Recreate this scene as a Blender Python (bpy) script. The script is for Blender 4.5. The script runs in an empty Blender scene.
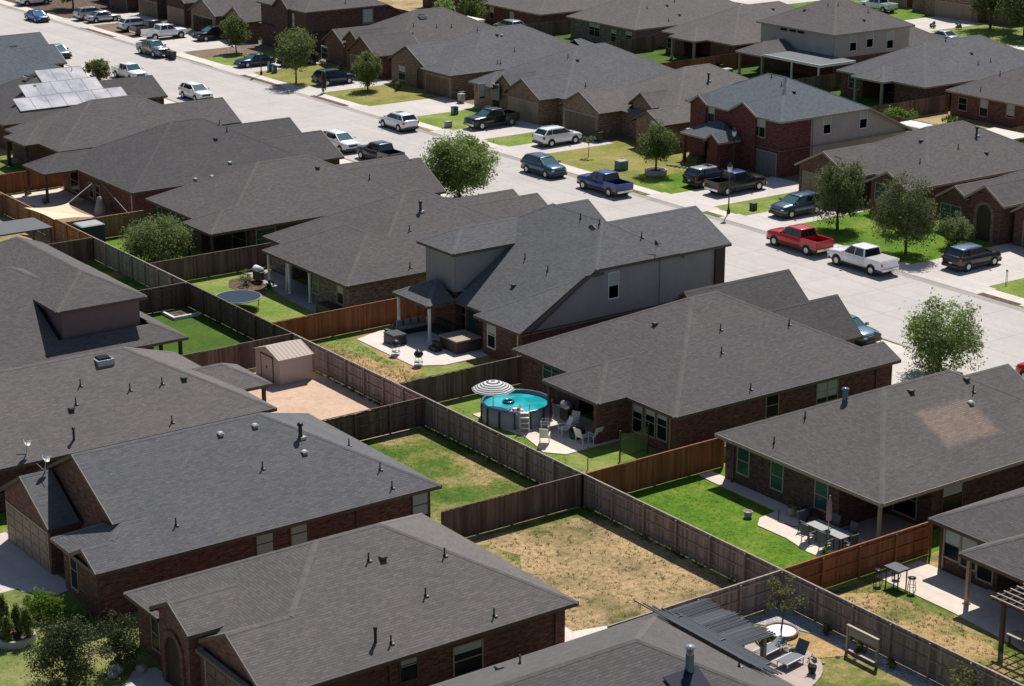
import bpy, bmesh, math, random
from mathutils import Vector, Matrix
random.seed(7)
R = math.radians
scn = bpy.context.scene
col = scn.collection
# ---------------------------------------------------------------- camera
H_CAM = 42.0; F_PX = 2022.0; YAW = R(54.27); PITCH = math.atan(640/2022.0)
cam_d = bpy.data.cameras.new('camera'); cam = bpy.data.objects.new('camera', cam_d); col.objects.link(cam)
cam_d.sensor_width = 36; cam_d.lens = F_PX/1024*36; cam_d.clip_end = 3000; cam_d.clip_start = 1
cam.location = (0, 0, H_CAM); cam.rotation_euler = (math.pi/2-PITCH, 0, YAW-math.pi/2)
scn.camera = cam
FW = Vector((math.cos(YAW)*math.cos(PITCH), math.sin(YAW)*math.cos(PITCH), -math.sin(PITCH)))
RT = Vector((math.sin(YAW), -math.cos(YAW), 0)); UP = RT.cross(FW)
def at(px, py, z=0.0):
    """survey helper: where the sight line of a measured image point meets the level z"""
    d = FW*F_PX + RT*(px-512) + UP*(343-py)
    t = (z-H_CAM)/d.z
    return (d.x*t, d.y*t, z)
def at_x(px, py, X):
    d = FW*F_PX + RT*(px-512) + UP*(343-py); t = X/d.x
    return (X, d.y*t, H_CAM+d.z*t)
def at_y(px, py, Y):
    d = FW*F_PX + RT*(px-512) + UP*(343-py); t = Y/d.y
    return (d.x*t, Y, H_CAM+d.z*t)
# ---------------------------------------------------------------- nodes
def S2L(h):
    h = h.lstrip('#'); o = []
    for i in (0, 2, 4):
        c = int(h[i:i+2], 16)/255
        o.append(c/12.92 if c <= .04045 else ((c+.055)/1.055)**2.4)
    return o+[1]
def newmat(name, rough=.8, metal=0.0, color=None, spec=.5):
    m = bpy.data.materials.new(name); m.use_nodes = True
    b = m.node_tree.nodes['Principled BSDF']
    b.inputs['Roughness'].default_value = rough; b.inputs['Metallic'].default_value = metal
    b.inputs['Specular IOR Level'].default_value = spec
    if color: b.inputs['Base Color'].default_value = (*color[:3], 1)
    return m, m.node_tree, b
def N(t, typ, **kw):
    n = t.nodes.new(typ)
    for k, v in kw.items():
        if k.startswith('i_'):
            key = k[2:].replace('_', ' ')
            n.inputs[key].default_value = v
        else: setattr(n, k, v)
    return n
def L(t, a, b): t.links.new(a, b)
def ramp(t, fac, stops):
    r = t.nodes.new('ShaderNodeValToRGB'); e = r.color_ramp.elements
    while len(e) > 1: e.remove(e[-1])
    e[0].position = stops[0][0]; e[0].color = (*stops[0][1][:3], 1)
    for p, c in stops[1:]:
        k = e.new(p); k.color = (*c[:3], 1)
    L(t, fac, r.inputs[0]); return r.outputs[0]
def mixc(t, f, a, b, mode='MIX'):
    n = t.nodes.new('ShaderNodeMix'); n.data_type = 'RGBA'; n.blend_type = mode
    for s, v in ((0, f), (6, a), (7, b)):
        if hasattr(v, 'is_output'): L(t, v, n.inputs[s])
        elif isinstance(v, (int, float)): n.inputs[s].default_value = v
        else: n.inputs[s].default_value = (*v[:3], 1)
    return n.outputs[2]
def math_n(t, op, a, b=None):
    n = t.nodes.new('ShaderNodeMath'); n.operation = op
    for s, v in ((0, a), (1, b)):
        if v is None: continue
        if hasattr(v, 'is_output'): L(t, v, n.inputs[s])
        else: n.inputs[s].default_value = v
    return n.outputs[0]
def noise(t, vec, scale, detail=3, rough=.55):
    n = t.nodes.new('ShaderNodeTexNoise'); n.inputs['Scale'].default_value = scale
    n.inputs['Detail'].default_value = detail; n.inputs['Roughness'].default_value = rough
    if vec is not None: L(t, vec, n.inputs['Vector'])
    return n
def pos(t): return t.nodes.new('ShaderNodeNewGeometry').outputs['Position']
def along_vec(t):
    """(distance along the surface, height, 0): works on walls and roof slopes square to the world axes"""
    g = t.nodes.new('ShaderNodeNewGeometry')
    sp = t.nodes.new('ShaderNodeSeparateXYZ'); L(t, g.outputs['Position'], sp.inputs[0])
    sn = t.nodes.new('ShaderNodeSeparateXYZ'); L(t, g.outputs['True Normal'], sn.inputs[0])
    ax = math_n(t, 'ABSOLUTE', sn.outputs[0]); ay = math_n(t, 'ABSOLUTE', sn.outputs[1])
    gt = math_n(t, 'GREATER_THAN', ax, ay)
    mx = t.nodes.new('ShaderNodeMix'); mx.data_type = 'FLOAT'
    L(t, gt, mx.inputs[0]); L(t, sp.outputs[0], mx.inputs[2]); L(t, sp.outputs[1], mx.inputs[3])
    c = t.nodes.new('ShaderNodeCombineXYZ'); L(t, mx.outputs[0], c.inputs[0]); L(t, sp.outputs[2], c.inputs[1])
    return c.outputs[0]
def scalev(t, v, s):
    n = t.nodes.new('ShaderNodeVectorMath'); n.operation = 'MULTIPLY'; L(t, v, n.inputs[0]); n.inputs[1].default_value = s
    return n.outputs[0]
def bump(t, b, h, strength=.3, dist=.05):
    n = t.nodes.new('ShaderNodeBump'); n.inputs['Strength'].default_value = strength; n.inputs['Distance'].default_value = dist
    L(t, h, n.inputs['Height']); L(t, n.outputs[0], b.inputs['Normal'])
M = {}
def plain(name, color, rough=.6, metal=0.0, spec=.5, vary=.12):
    if isinstance(color, str): color = S2L(color)
    m, t, b = newmat(name, rough, metal, color, spec)
    if vary:
        n = noise(t, pos(t), 3.0, 4)
        c = ramp(t, n.outputs[0], [(.25, [x*(1-vary) for x in color[:3]]), (.75, [min(1, x*(1+vary)) for x in color[:3]])])
        L(t, c, b.inputs['Base Color'])
    M[name] = m; return m
def shingle(name, base, warm=0.0, mott=.21, patch=None):
    m, t, b = newmat(name, .9, 0, None, .25)
    v = along_vec(t)
    # courses: 0.14 m of slope is about 0.063 m of height at 6/12
    br = N(t, 'ShaderNodeTexBrick'); br.offset = .37; br.squash = 1
    br.inputs['Scale'].default_value = 1; br.inputs['Mortar Size'].default_value = .006; br.inputs['Brick Width'].default_value = .3
    br.inputs['Row Height'].default_value = .061; br.inputs['Mortar Smooth'].default_value = .35; br.inputs['Bias'].default_value = 0
    lo = [x*(1-mott) for x in base]; hi = [x*(1+mott) for x in base]
    br.inputs['Color1'].default_value = (*lo, 1); br.inputs['Color2'].default_value = (*hi, 1)
    br.inputs['Mortar'].default_value = (*[x*.42 for x in base], 1)
    L(t, v, br.inputs['Vector'])
    n1 = noise(t, scalev(t, v, (2.6, 14, 1)), 1.0, 3)
    c = mixc(t, .30, br.outputs[0], ramp(t, n1.outputs[0], [(.3, lo), (.7, hi)]))
    n2 = noise(t, pos(t), .35, 4)
    c = mixc(t, 1.0, c, ramp(t, n2.outputs[0], [(.3, (.93, .935, .95)), (.7, (1.06, 1.05, 1.03))]), 'MULTIPLY')
    n3 = noise(t, pos(t), 22, 2)
    c = mixc(t, 1.0, c, ramp(t, n3.outputs[0], [(.3, (.82, .82, .82)), (.7, (1.18, 1.18, 1.18))]), 'MULTIPLY')
    if patch:
        px_ = N(t, 'ShaderNodeSeparateXYZ'); L(t, pos(t), px_.inputs[0]); ee = noise(t, pos(t), 1.6, 5, .8); f = None
        for k, (a_, b_) in enumerate(((patch[0], patch[1]), (patch[2], patch[3]))):
            q = math_n(t, 'ABSOLUTE', math_n(t, 'SUBTRACT', px_.outputs[k], (a_+b_)/2)); q = math_n(t, 'SUBTRACT', (b_-a_)/2, q)
            f = q if f is None else math_n(t, 'MINIMUM', f, q)
        f = math_n(t, 'ADD', f, math_n(t, 'MULTIPLY', math_n(t, 'SUBTRACT', ee.outputs[0], .5), .8))
        f = ramp(t, f, [(0, (0, 0, 0)), (.45, (.85, .85, .85))]); c = mixc(t, f, c, mixc(t, 1.0, c, (1.95, 1.6, 1.35), 'MULTIPLY'))
    L(t, c, b.inputs['Base Color'])
    bump(t, b, br.outputs[1], -.5, .02)
    M[name] = m; return m
for _n, _c in (('roof_brown', (.19, .17, .158)), ('roof_grey', (.19, .188, .192)), ('roof_tan', (.225, .2, .187)), ('roof_dark', (.13, .123, .122)), ('roof_blue', (.16, .18, .205))): pass
def brick(name, c1, c2, mortar, tint=None):
    m, t, b = newmat(name, .9, 0, None, .3)
    v = along_vec(t)
    br = N(t, 'ShaderNodeTexBrick'); br.inputs['Scale'].default_value = 1; br.inputs['Mortar Size'].default_value = .008
    br.inputs['Brick Width'].default_value = .27; br.inputs['Row Height'].default_value = .085; br.inputs['Mortar Smooth'].default_value = .2
    br.inputs['Color1'].default_value = (*c1, 1); br.inputs['Color2'].default_value = (*c2, 1); br.inputs['Mortar'].default_value = (*mortar, 1)
    L(t, v, br.inputs['Vector'])
    n1 = noise(t, scalev(t, v, (2.2, 6.5, 1)), 1.0, 3, .7)
    c = mixc(t, 1.0, br.outputs[0], ramp(t, n1.outputs[0], [(.33, (.55, .52, .5)), (.5, (1, 1, 1)), (.68, (1.55, 1.5, 1.45))]), 'MULTIPLY')
    L(t, c, b.inputs['Base Color']); bump(t, b, br.outputs[1], -.4, .01)
    M[name] = m; return m
def siding(name, c, row=.18):
    m, t, b = newmat(name, .75, 0, None, .3)
    v = along_vec(t); sp = N(t, 'ShaderNodeSeparateXYZ'); L(t, v, sp.inputs[0])
    f = math_n(t, 'FRACT', math_n(t, 'DIVIDE', sp.outputs[1], row))
    line = ramp(t, f, [(0, (.58, .58, .58)), (.12, (1, 1, 1)), (1, (1, 1, 1))])
    n1 = noise(t, pos(t), .8, 4)
    cc = mixc(t, 1.0, ramp(t, n1.outputs[0], [(.3, [x*.93 for x in c[:3]]), (.7, [x*1.06 for x in c[:3]])]), line, 'MULTIPLY')
    L(t, cc, b.inputs['Base Color']); bump(t, b, f, .3, .02)
    M[name] = m; return m
def ground(name, cols, scale=.35, seed=0.0, fine=.35, bmp=.5, speck=None, mid=3.0):
    """cols: list of (position, colour) over a large blotchy noise"""
    m, t, b = newmat(name, .95, 0, None, .15)
    p = pos(t); mp = N(t, 'ShaderNodeMapping'); mp.inputs['Location'].default_value = (seed*13.1, seed*7.7, seed); L(t, p, mp.inputs[0]); p = mp.outputs[0]
    n1 = noise(t, p, scale, 6, .62)
    c = ramp(t, n1.outputs[0], cols)
    n2 = noise(t, p, mid, 4, .7)
    c = mixc(t, 1.0, c, ramp(t, n2.outputs[0], [(.28, [1-fine]*3), (.72, [1+fine]*3)]), 'MULTIPLY')
    n3 = noise(t, p, 14, 3, .7)
    c = mixc(t, 1.0, c, ramp(t, n3.outputs[0], [(.3, [1-fine*.9]*3), (.7, [1+fine*.9]*3)]), 'MULTIPLY')
    if speck:
        n4 = noise(t, p, 5.5, 5, .8)
        f = ramp(t, n4.outputs[0], [(.56, (0, 0, 0)), (.64, (1, 1, 1))])
        c = mixc(t, f, c, speck)
    L(t, c, b.inputs['Base Color'])
    if bmp: bump(t, b, n3.outputs[0], bmp, .08)
    M[name] = m; return m
def concrete(name, base, joint=None, jw=.035, origin=(0, 0), stain=.12, dark=.72):
    """joint = (spacing x, spacing y)"""
    m, t, b = newmat(name, .85, 0, None, .3)
    p = pos(t)
    n1 = noise(t, p, .22, 6, .6); n2 = noise(t, p, 2.2, 5, .7); n3 = noise(t, p, 20, 3, .7)
    c = ramp(t, n1.outputs[0], [(.3, [x*(1-stain) for x in base]), (.7, [x*(1+stain*.6) for x in base])])
    c = mixc(t, 1.0, c, ramp(t, n2.outputs[0], [(.25, [1-stain*.8]*3), (.7, [1.03]*3)]), 'MULTIPLY')
    c = mixc(t, 1.0, c, ramp(t, n3.outputs[0], [(.3, [.93]*3), (.7, [1.06]*3)]), 'MULTIPLY')
    if joint:
        sp = N(t, 'ShaderNodeSeparateXYZ'); L(t, p, sp.inputs[0])
        acc = None
        for k in (0, 1):
            q = math_n(t, 'SUBTRACT', sp.outputs[k], origin[k]); q = math_n(t, 'DIVIDE', q, joint[k]); q = math_n(t, 'FRACT', q)
            q = math_n(t, 'SUBTRACT', q, .5); q = math_n(t, 'ABSOLUTE', q)
            q = math_n(t, 'GREATER_THAN', q, .5-jw/joint[k])
            acc = q if acc is None else math_n(t, 'MAXIMUM', acc, q)
        c = mixc(t, acc, c, mixc(t, 1.0, c, (dark, dark*.98, dark*.95), 'MULTIPLY'))
    if joint:
        n4 = noise(t, p, .9, 6, .75); c = mixc(t, 1.0, c, ramp(t, n4.outputs[0], [(.62, (1, 1, 1)), (.7, (.86, .855, .85)), (.78, (.72, .71, .70))]), 'MULTIPLY')
        n6 = noise(t, scalev(t, p, (1.1, .03, 1)), 1.0, 4, .65); c = mixc(t, 1.0, c, ramp(t, n6.outputs[0], [(.3, (.93, .93, .925)), (.55, (1, 1, 1)), (.75, (1.03, 1.03, 1.03))]), 'MULTIPLY')
        n5 = N(t, 'ShaderNodeTexVoronoi'); n5.feature = 'DISTANCE_TO_EDGE'; n5.inputs['Scale'].default_value = .16; dj = noise(t, p, .7, 4); dv = N(t, 'ShaderNodeVectorMath'); dv.operation = 'ADD'; L(t, p, dv.inputs[0]); L(t, scalev(t, dj.outputs[1], (1.5, 1.5, 0)), dv.inputs[1]); L(t, dv.outputs[0], n5.inputs['Vector'])
        c = mixc(t, 1.0, c, ramp(t, n5.outputs[0], [(0, (.93, .925, .92)), (.004, (.94, .935, .93)), (.007, (1, 1, 1))]), 'MULTIPLY')
    L(t, c, b.inputs['Base Color']); bump(t, b, n3.outputs[0], .15, .02)
    M[name] = m; return m
def island(name, c1, c2, rough=.85, trans=0.0, spec=.3, streak=None):
    """colour differs for every loose piece (leaf, picket) of the mesh"""
    m, t, b = newmat(name, rough, 0, None, spec)
    g = t.nodes.new('ShaderNodeNewGeometry')
    c = ramp(t, g.outputs['Random Per Island'], [(0, c1), (1, c2)])
    if streak:
        n = noise(t, scalev(t, g.outputs['Position'], (6, 6, .7)), 1.0, 4, .7)
        c = mixc(t, 1.0, c, ramp(t, n.outputs[0], [(.3, [1-streak]*3), (.7, [1+streak]*3)]), 'MULTIPLY')
    L(t, c, b.inputs['Base Color'])
    if trans:
        out = t.nodes['Material Output']; tr = N(t, 'ShaderNodeBsdfTranslucent'); L(t, c, tr.inputs[0])
        ms = N(t, 'ShaderNodeMixShader'); ms.inputs[0].default_value = trans
        L(t, b.outputs[0], ms.inputs[1]); L(t, tr.outputs[0], ms.inputs[2]); L(t, ms.outputs[0], out.inputs[0])
    M[name] = m; return m
# ---------------------------------------------------------------- mesh builders
class MB:
    def __init__(s): s.v = []; s.f = []; s.m = []; s.smooth = []
    def face(s, pts, mi=0, smooth=False):
        i = len(s.v); s.v += [tuple(p) for p in pts]; s.f.append(tuple(range(i, i+len(pts)))); s.m.append(mi); s.smooth.append(smooth); return s
    def add(s, vs, fs, mi=0, smooth=False):
        i = len(s.v); s.v += [tuple(p) for p in vs]
        for f in fs: s.f.append(tuple(i+k for k in f)); s.m.append(mi); s.smooth.append(smooth)
        return s
    def box(s, x0, x1, y0, y1, z0, z1, mi=0, rz=0, c=None, taper=1.0):
        if x0 > x1: x0, x1 = x1, x0
        if y0 > y1: y0, y1 = y1, y0
        cx, cy = (x0+x1)/2, (y0+y1)/2
        vs = []
        for z, k in ((z0, 1), (z1, taper)):
            for x, y in ((x0, y0), (x1, y0), (x1, y1), (x0, y1)): vs.append([cx+(x-cx)*k, cy+(y-cy)*k, z])
        if rz:
            ox, oy = c if c else (cx, cy); ca, sa = math.cos(rz), math.sin(rz)
            vs = [[ox+(x-ox)*ca-(y-oy)*sa, oy+(x-ox)*sa+(y-oy)*ca, z] for x, y, z in vs]
        s.add(vs, [(0, 3, 2, 1), (4, 5, 6, 7), (0, 1, 5, 4), (1, 2, 6, 5), (2, 3, 7, 6), (3, 0, 4, 7)], mi); return s
    def tube(s, p, q, r, r2=None, n=8, mi=0, cap=True, smooth=True):
        p = Vector(p); q = Vector(q); d = (q-p); r2 = r if r2 is None else r2
        if d.length < 1e-6: return s
        d.normalize(); a = d.orthogonal().normalized(); b = d.cross(a)
        vs = []
        for c, rr in ((p, r), (q, r2)):
            for k in range(n):
                t = 2*math.pi*k/n; vs.append(c+a*math.cos(t)*rr+b*math.sin(t)*rr)
        fs = [(k, (k+1) % n, n+(k+1) % n, n+k) for k in range(n)]
        s.add(vs, fs, mi, smooth)
        if cap: s.face([vs[n+k] for k in range(n)], mi); s.face([vs[n-1-k] for k in range(n)], mi)
        return s
    def bar(s, p, q, w, h, mi=0):
        """rectangular bar from p to q, w across (level), h up"""
        p = Vector(p); q = Vector(q); d = (q-p).normalized(); u = Vector((0, 0, 1))
        if abs(d.z) > .99: u = Vector((0, 1, 0))
        a = d.cross(u).normalized(); b = a.cross(d).normalized()
        vs = [c+a*i*w/2+b*j*h/2 for c in (p, q) for i, j in ((-1, -1), (1, -1), (1, 1), (-1, 1))]
        s.add(vs, [(3, 2, 1, 0), (4, 5, 6, 7), (0, 1, 5, 4), (1, 2, 6, 5), (2, 3, 7, 6), (3, 0, 4, 7)], mi); return s
    def lathe(s, prof, c=(0, 0, 0), n=24, mi=0, smooth=True):
        vs = []
        for r, z in prof:
            for k in range(n):
                t = 2*math.pi*k/n; vs.append((c[0]+r*math.cos(t), c[1]+r*math.sin(t), c[2]+z))
        fs = []
        for i in range(len(prof)-1):
            for k in range(n):
                fs.append((i*n+k, i*n+(k+1) % n, (i+1)*n+(k+1) % n, (i+1)*n+k))
        s.add(vs, fs, mi, smooth); return s
    def prism(s, poly, z0, z1, mi=0):
        n = len(poly)
        if sum(poly[i][0]*poly[(i+1) % n][1]-poly[(i+1) % n][0]*poly[i][1] for i in range(n)) < 0: poly = poly[::-1]
        vs = [(x, y, z0) for x, y in poly]+[(x, y, z1) for x, y in poly]
        s.add(vs, [tuple(range(n, 2*n)), tuple(range(n-1, -1, -1))]+[(k, (k+1) % n, n+(k+1) % n, n+k) for k in range(n)], mi); return s
    def loft(s, rings, mi=0, smooth=True, cap=True, closed=True):
        n = len(rings[0]); vs = [p for r in rings for p in r]; fs = []
        for i in range(len(rings)-1):
            for k in range(n if closed else n-1):
                fs.append((i*n+k, i*n+(k+1) % n, (i+1)*n+(k+1) % n, (i+1)*n+k))
        if cap: fs.append(tuple(range(n-1, -1, -1))); fs.append(tuple((len(rings)-1)*n+k for k in range(n)))
        s.add(vs, fs, mi, smooth); return s
    def blob(s, c, r, seg=8, ring=6, mi=0, jit=0.0, rnd=random):
        vs = []; fs = []
        for i in range(ring+1):
            ph = math.pi*i/ring
            for k in range(seg):
                th = 2*math.pi*k/seg; q = 1+rnd.uniform(-jit, jit)
                vs.append((c[0]+r[0]*math.sin(ph)*math.cos(th)*q, c[1]+r[1]*math.sin(ph)*math.sin(th)*q, c[2]+r[2]*math.cos(ph)*q))
        for i in range(ring):
            for k in range(seg): fs.append((i*seg+k, (i+1)*seg+k, (i+1)*seg+(k+1) % seg, i*seg+(k+1) % seg))
        s.add(vs, fs, mi, True); return s
    def build(s, name, mats, parent=None, loc=None, merge=False, bevel=0):
        me = bpy.data.meshes.new(name); me.from_pydata([tuple(v) for v in s.v], [], s.f)
        if not isinstance(mats, (list, tuple)): mats = [mats]
        for m in mats: me.materials.append(M[m] if isinstance(m, str) else m)
        me.polygons.foreach_set('material_index', s.m); me.polygons.foreach_set('use_smooth', s.smooth)
        if merge:
            bm = bmesh.new(); bm.from_mesh(me); bmesh.ops.remove_doubles(bm, verts=bm.verts, dist=1e-4)
            bmesh.ops.recalc_face_normals(bm, faces=bm.faces); bm.to_mesh(me); bm.free()
        me.update()
        o = bpy.data.objects.new(name, me); col.objects.link(o)
        if parent: o.parent = parent
        if loc: o.location = loc
        if bevel:
            b = o.modifiers.new('b', 'BEVEL'); b.width = bevel; b.segments = 2; b.limit_method = 'ANGLE'
        return o
def tag(o, label=None, cat=None, group=None, kind=None):
    if label: o['label'] = label
    if cat: o['category'] = cat
    if group: o['group'] = group
    if kind: o['kind'] = kind
    return o
def thing(name, label, cat, loc=(0, 0, 0), rz=0, group=None):
    o = bpy.data.objects.new(name, None); col.objects.link(o); o.location = loc; o.rotation_euler = (0, 0, rz); o.empty_display_size = .3
    return tag(o, label, cat, group)
KIDS = {}
def copy_tree(o, parent=None, loc=None, rz=None, label=None):
    c = o.copy(); col.objects.link(c)
    if parent: c.parent = parent
    if loc is not None: c.location = loc
    if rz is not None: c.rotation_euler = (0, 0, rz)
    if label: c['label'] = label
    for ch in [k for k in list(bpy.data.objects) if k.parent == o]: copy_tree(ch, c)
    return c
# ---------------------------------------------------------------- materials
WARM = (.097, .088, .084); COOL = (.092, .094, .099)
shingle('roof_brown', (.125, .113, .112)); shingle('roof_grey', (.133, .133, .138)); shingle('roof_tan', (.155, .140, .132)); shingle('roof_worn', (.135, .123, .116), patch=(78.7, 83.3, 69.2, 72.1))
shingle('roof_dark', (.092, .087, .087)); shingle('roof_blue', (.112, .130, .152))
for _n, _c in (('roof_brown', (.130, .117, .110)), ('roof_worn', (.135, .123, .116)), ('roof_grey', (.133, .133, .138)), ('roof_tan', (.155, .14, .132)), ('roof_dark', (.092, .087, .087)), ('roof_blue', (.112, .13, .152))):
    plain(_n+'_cap', tuple(x*1.12 for x in _c), .9, spec=.2, vary=.2)
brick('brick_red', (.115, .045, .036), (.175, .076, .058), (.18, .13, .11))
brick('brick_dark', (.065, .036, .03), (.115, .065, .052), (.13, .1, .085))
brick('brick_tan', (.17, .105, .075), (.26, .175, .13), (.25, .2, .165))
brick('brick_grey', (.11, .085, .072), (.25, .20, .175), (.26, .22, .19))
brick('brick_maroon', (.125, .036, .036), (.165, .054, .052), (.14, .075, .07))
siding('siding_grey', (.34, .33, .32)); siding('siding_mauve', (.22, .155, .15)); siding('siding_beige', (.46, .42, .38)); siding('siding_brown', (.075, .05, .042))
plain('trim_brown', (.1, .075, .06), .6); plain('trim_tan', (.36, .29, .23), .6); plain('trim_white', (.72, .70, .66), .5); plain('trim_grey', (.3, .29, .28), .6)
plain('door_brown', (.13, .085, .065), .6); plain('door_tan', (.27, .20, .14), .6); plain('door_grey', (.16, .165, .175), .6); plain('entry_shade', (.035, .022, .018), .5)
plain('black_metal', (.02, .02, .022), .45); plain('dark_plastic', (.03, .035, .035), .5); plain('white_paint', (.8, .8, .78), .4); plain('galv', (.5, .52, .55), .35, .7)
plain('cloth_white', (.7, .68, .66), .9); plain('blind', (.42, .47, .45), .7, vary=.05)
m, t, b = newmat('glass_dark', .2, 0, (.012, .017, .02), .08); M['glass_dark'] = m
m, t, b = newmat('glass_green', .15, 0, (.03, .085, .08), .25); M['glass_green'] = m
G1 = S2L('5c7a2e'); 
ground('grass_bright', [(.3, (.07, .15, .012)), (.5, (.105, .205, .014)), (.6, (.16, .22, .03)), (.68, (.32, .27, .09))], .45, 1, .3)
ground('grass_lime', [(.3, (.12, .20, .03)), (.5, (.19, .25, .05)), (.65, (.27, .28, .09))], .4, 2, .3)
ground('grass_dark', [(.3, (.045, .095, .012)), (.6, (.07, .13, .016)), (.75, (.10, .15, .022))], .4, 3, .25)
ground('grass_patchy', [(.3, (.04, .105, .012)), (.43, (.085, .145, .02)), (.52, (.16, .18, .04)), (.62, (.33, .25, .11))], .33, 4, .35)
ground('grass_yellow', [(.3, (.13, .16, .03)), (.5, (.24, .23, .06)), (.7, (.36, .28, .11))], .3, 5, .25)
ground('grass_dry', [(.3, (.12, .13, .04)), (.42, (.32, .24, .12)), (.6, (.52, .36, .19)), (.75, (.44, .30, .17))], .3, 6, .38, .9, speck=(.20, .15, .07))
ground('grass_mix', [(.3, (.10, .14, .03)), (.42, (.24, .21, .07)), (.55, (.46, .31, .14)), (.72, (.44, .33, .20))], .3, 7, .35, .8)
ground('dirt_pink', [(.3, (.52, .36, .26)), (.6, (.62, .44, .32)), (.75, (.5, .34, .24))], .4, 8, .14, .4)
ground('dirt_brown', [(.3, (.26, .175, .12)), (.6, (.34, .24, .17)), (.75, (.3, .19, .12))], .4, 9, .22, .5)
ground('mulch', [(.3, (.10, .06, .045)), (.6, (.16, .11, .085))], 1.5, 10, .5, .9)
ground('mulch_field', [(.3, (.17, .12, .085)), (.6, (.25, .18, .14))], .8, 11, .35, .8)
ground('gravel', [(.3, (.33, .32, .31)), (.6, (.5, .49, .48))], 1.5, 12, .5, .9, mid=9)
ground('straw', [(.3, (.34, .24, .10)), (.6, (.52, .33, .15)), (.75, (.42, .30, .12))], .6, 14, .3, .6)
ground('grass_pale', [(.3, (.13, .17, .04)), (.5, (.20, .23, .07)), (.65, (.30, .27, .12))], .3, 15, .25)
ground('dirt_base', [(.3, (.20, .16, .09)), (.6, (.26, .20, .12)), (.75, (.14, .15, .05))], .2, 13, .3, .6)
concrete('street', (.50, .46, .43), (4.45, 4.6), .045, (99.1, 1.6), .09, .8)
concrete('walk', (.68, .62, .56), (50, 1.5), .02, (13.3, .2), .1, .8)
concrete('drive', (.60, .545, .50), (3.0, 3.0), .025, (.6, 0.4), .12, .82)
concrete('patio_conc', (.74, .63, .53), (3.2, 3.2), .02, (1, 1.1), .14, .85)
concrete('kerb', (.44, .40, .365), None, .02, (0, 0), .2)
concrete('pink_pave', (.50, .40, .35), (.6, .6), .02, (0, 0), .1, .85)
island('fence_old', (.19, .15, .13), (.38, .31, .275), .9, 0, .2, .3)
island('fence_dark', (.10, .066, .053), (.19, .135, .11), .9, 0, .2, .3)
island('fence_red', (.20, .075, .035), (.31, .13, .06), .85, 0, .2, .25)
island('fence_new', (.26, .14, .07), (.40, .24, .13), .85, 0, .2, .25)
island('leaf_deep', (.03, .045, .015), (.11, .13, .04), .6, .2)
island('leaf_mid', (.07, .105, .026), (.24, .29, .09), .6, .42)
island('leaf_bright', (.10, .17, .035), (.36, .46, .15), .55, .42)
island('leaf_dark', (.06, .085, .03), (.20, .225, .08), .6, .42)
island('leaf_olive', (.09, .11, .035), (.27, .29, .11), .65, .42)
island('leaf_flower', (.09, .14, .04), (.28, .31, .12), .65, .42)
island('leaf_hedge', (.09, .17, .015), (.20, .32, .04), .6, .42)
plain('wood_tan', (.36, .26, .2), .7); plain('tramp_mat', (.035, .055, .085), .9, spec=.1); plain('vent_grey', (.45, .45, .44), .6); plain('cover_grey', (.10, .11, .12), .8); plain('bark', (.09, .065, .045), .95); plain('post_brown', (.085, .05, .038), .8); plain('stone', (.42, .39, .35), .9); plain('wood_grey', (.24, .2, .17), .9)
# ---------------------------------------------------------------- ground
def sheet(name, x0, x1, y0, y1, z, mat, kind='structure'):
    o = MB().face([(x0, y0, z), (x1, y0, z), (x1, y1, z), (x0, y1, z)]).build(name, mat); return tag(o, kind=kind)
def ring_poly(name, pts, z, mat, kind='structure', thick=.12):
    o = MB().prism([(p[0], p[1]) for p in pts], z-thick, z).build(name, mat); return tag(o, kind=kind)
ZR = -.13
sheet('ground', -900, 1500, -600, 1900, -.35, 'dirt_base')
sheet('street', 99.2, 112.45, -60, 900, ZR, 'street')
sheet('street', 191.5, 201.2, -60, 900, ZR, 'street')
# the block of lots on each side, real slabs with a kerb face
def slab(name, x0, x1, y0, y1, z0, z1, mat): return tag(MB().box(x0, x1, y0, y1, z0, z1).build(name, mat), kind='structure')
slab('block_ground', -60, 99.0, -60, 900, -.34, -.012, 'dirt_base')
slab('block_ground', 112.65, 191.3, -60, 900, -.34, -.012, 'dirt_base')
slab('block_ground', 201.4, 900, -60, 900, -.34, -.012, 'dirt_base')
def roll(xa, xb): return tag(MB().face([(xa, -60, ZR+.004), (xb, -60, -.006), (xb, 400, -.006), (xa, 400, ZR+.004)]).build('kerb', 'kerb'), kind='structure')
roll(112.2, 112.66); roll(99.45, 98.99)
slab('kerb', 201.2, 201.4, -60, 400, ZR-.1, -.004, 'kerb'); slab('kerb', 191.3, 191.5, -60, 400, ZR-.1, -.004, 'kerb')
sheet('pavement', 112.95, 114.62, -60, 400, .004, 'walk'); sheet('pavement', 97.0, 98.72, -60, 400, .004, 'walk')
sheet('pavement', 202.2, 203.9, -60, 400, .004, 'walk')
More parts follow.
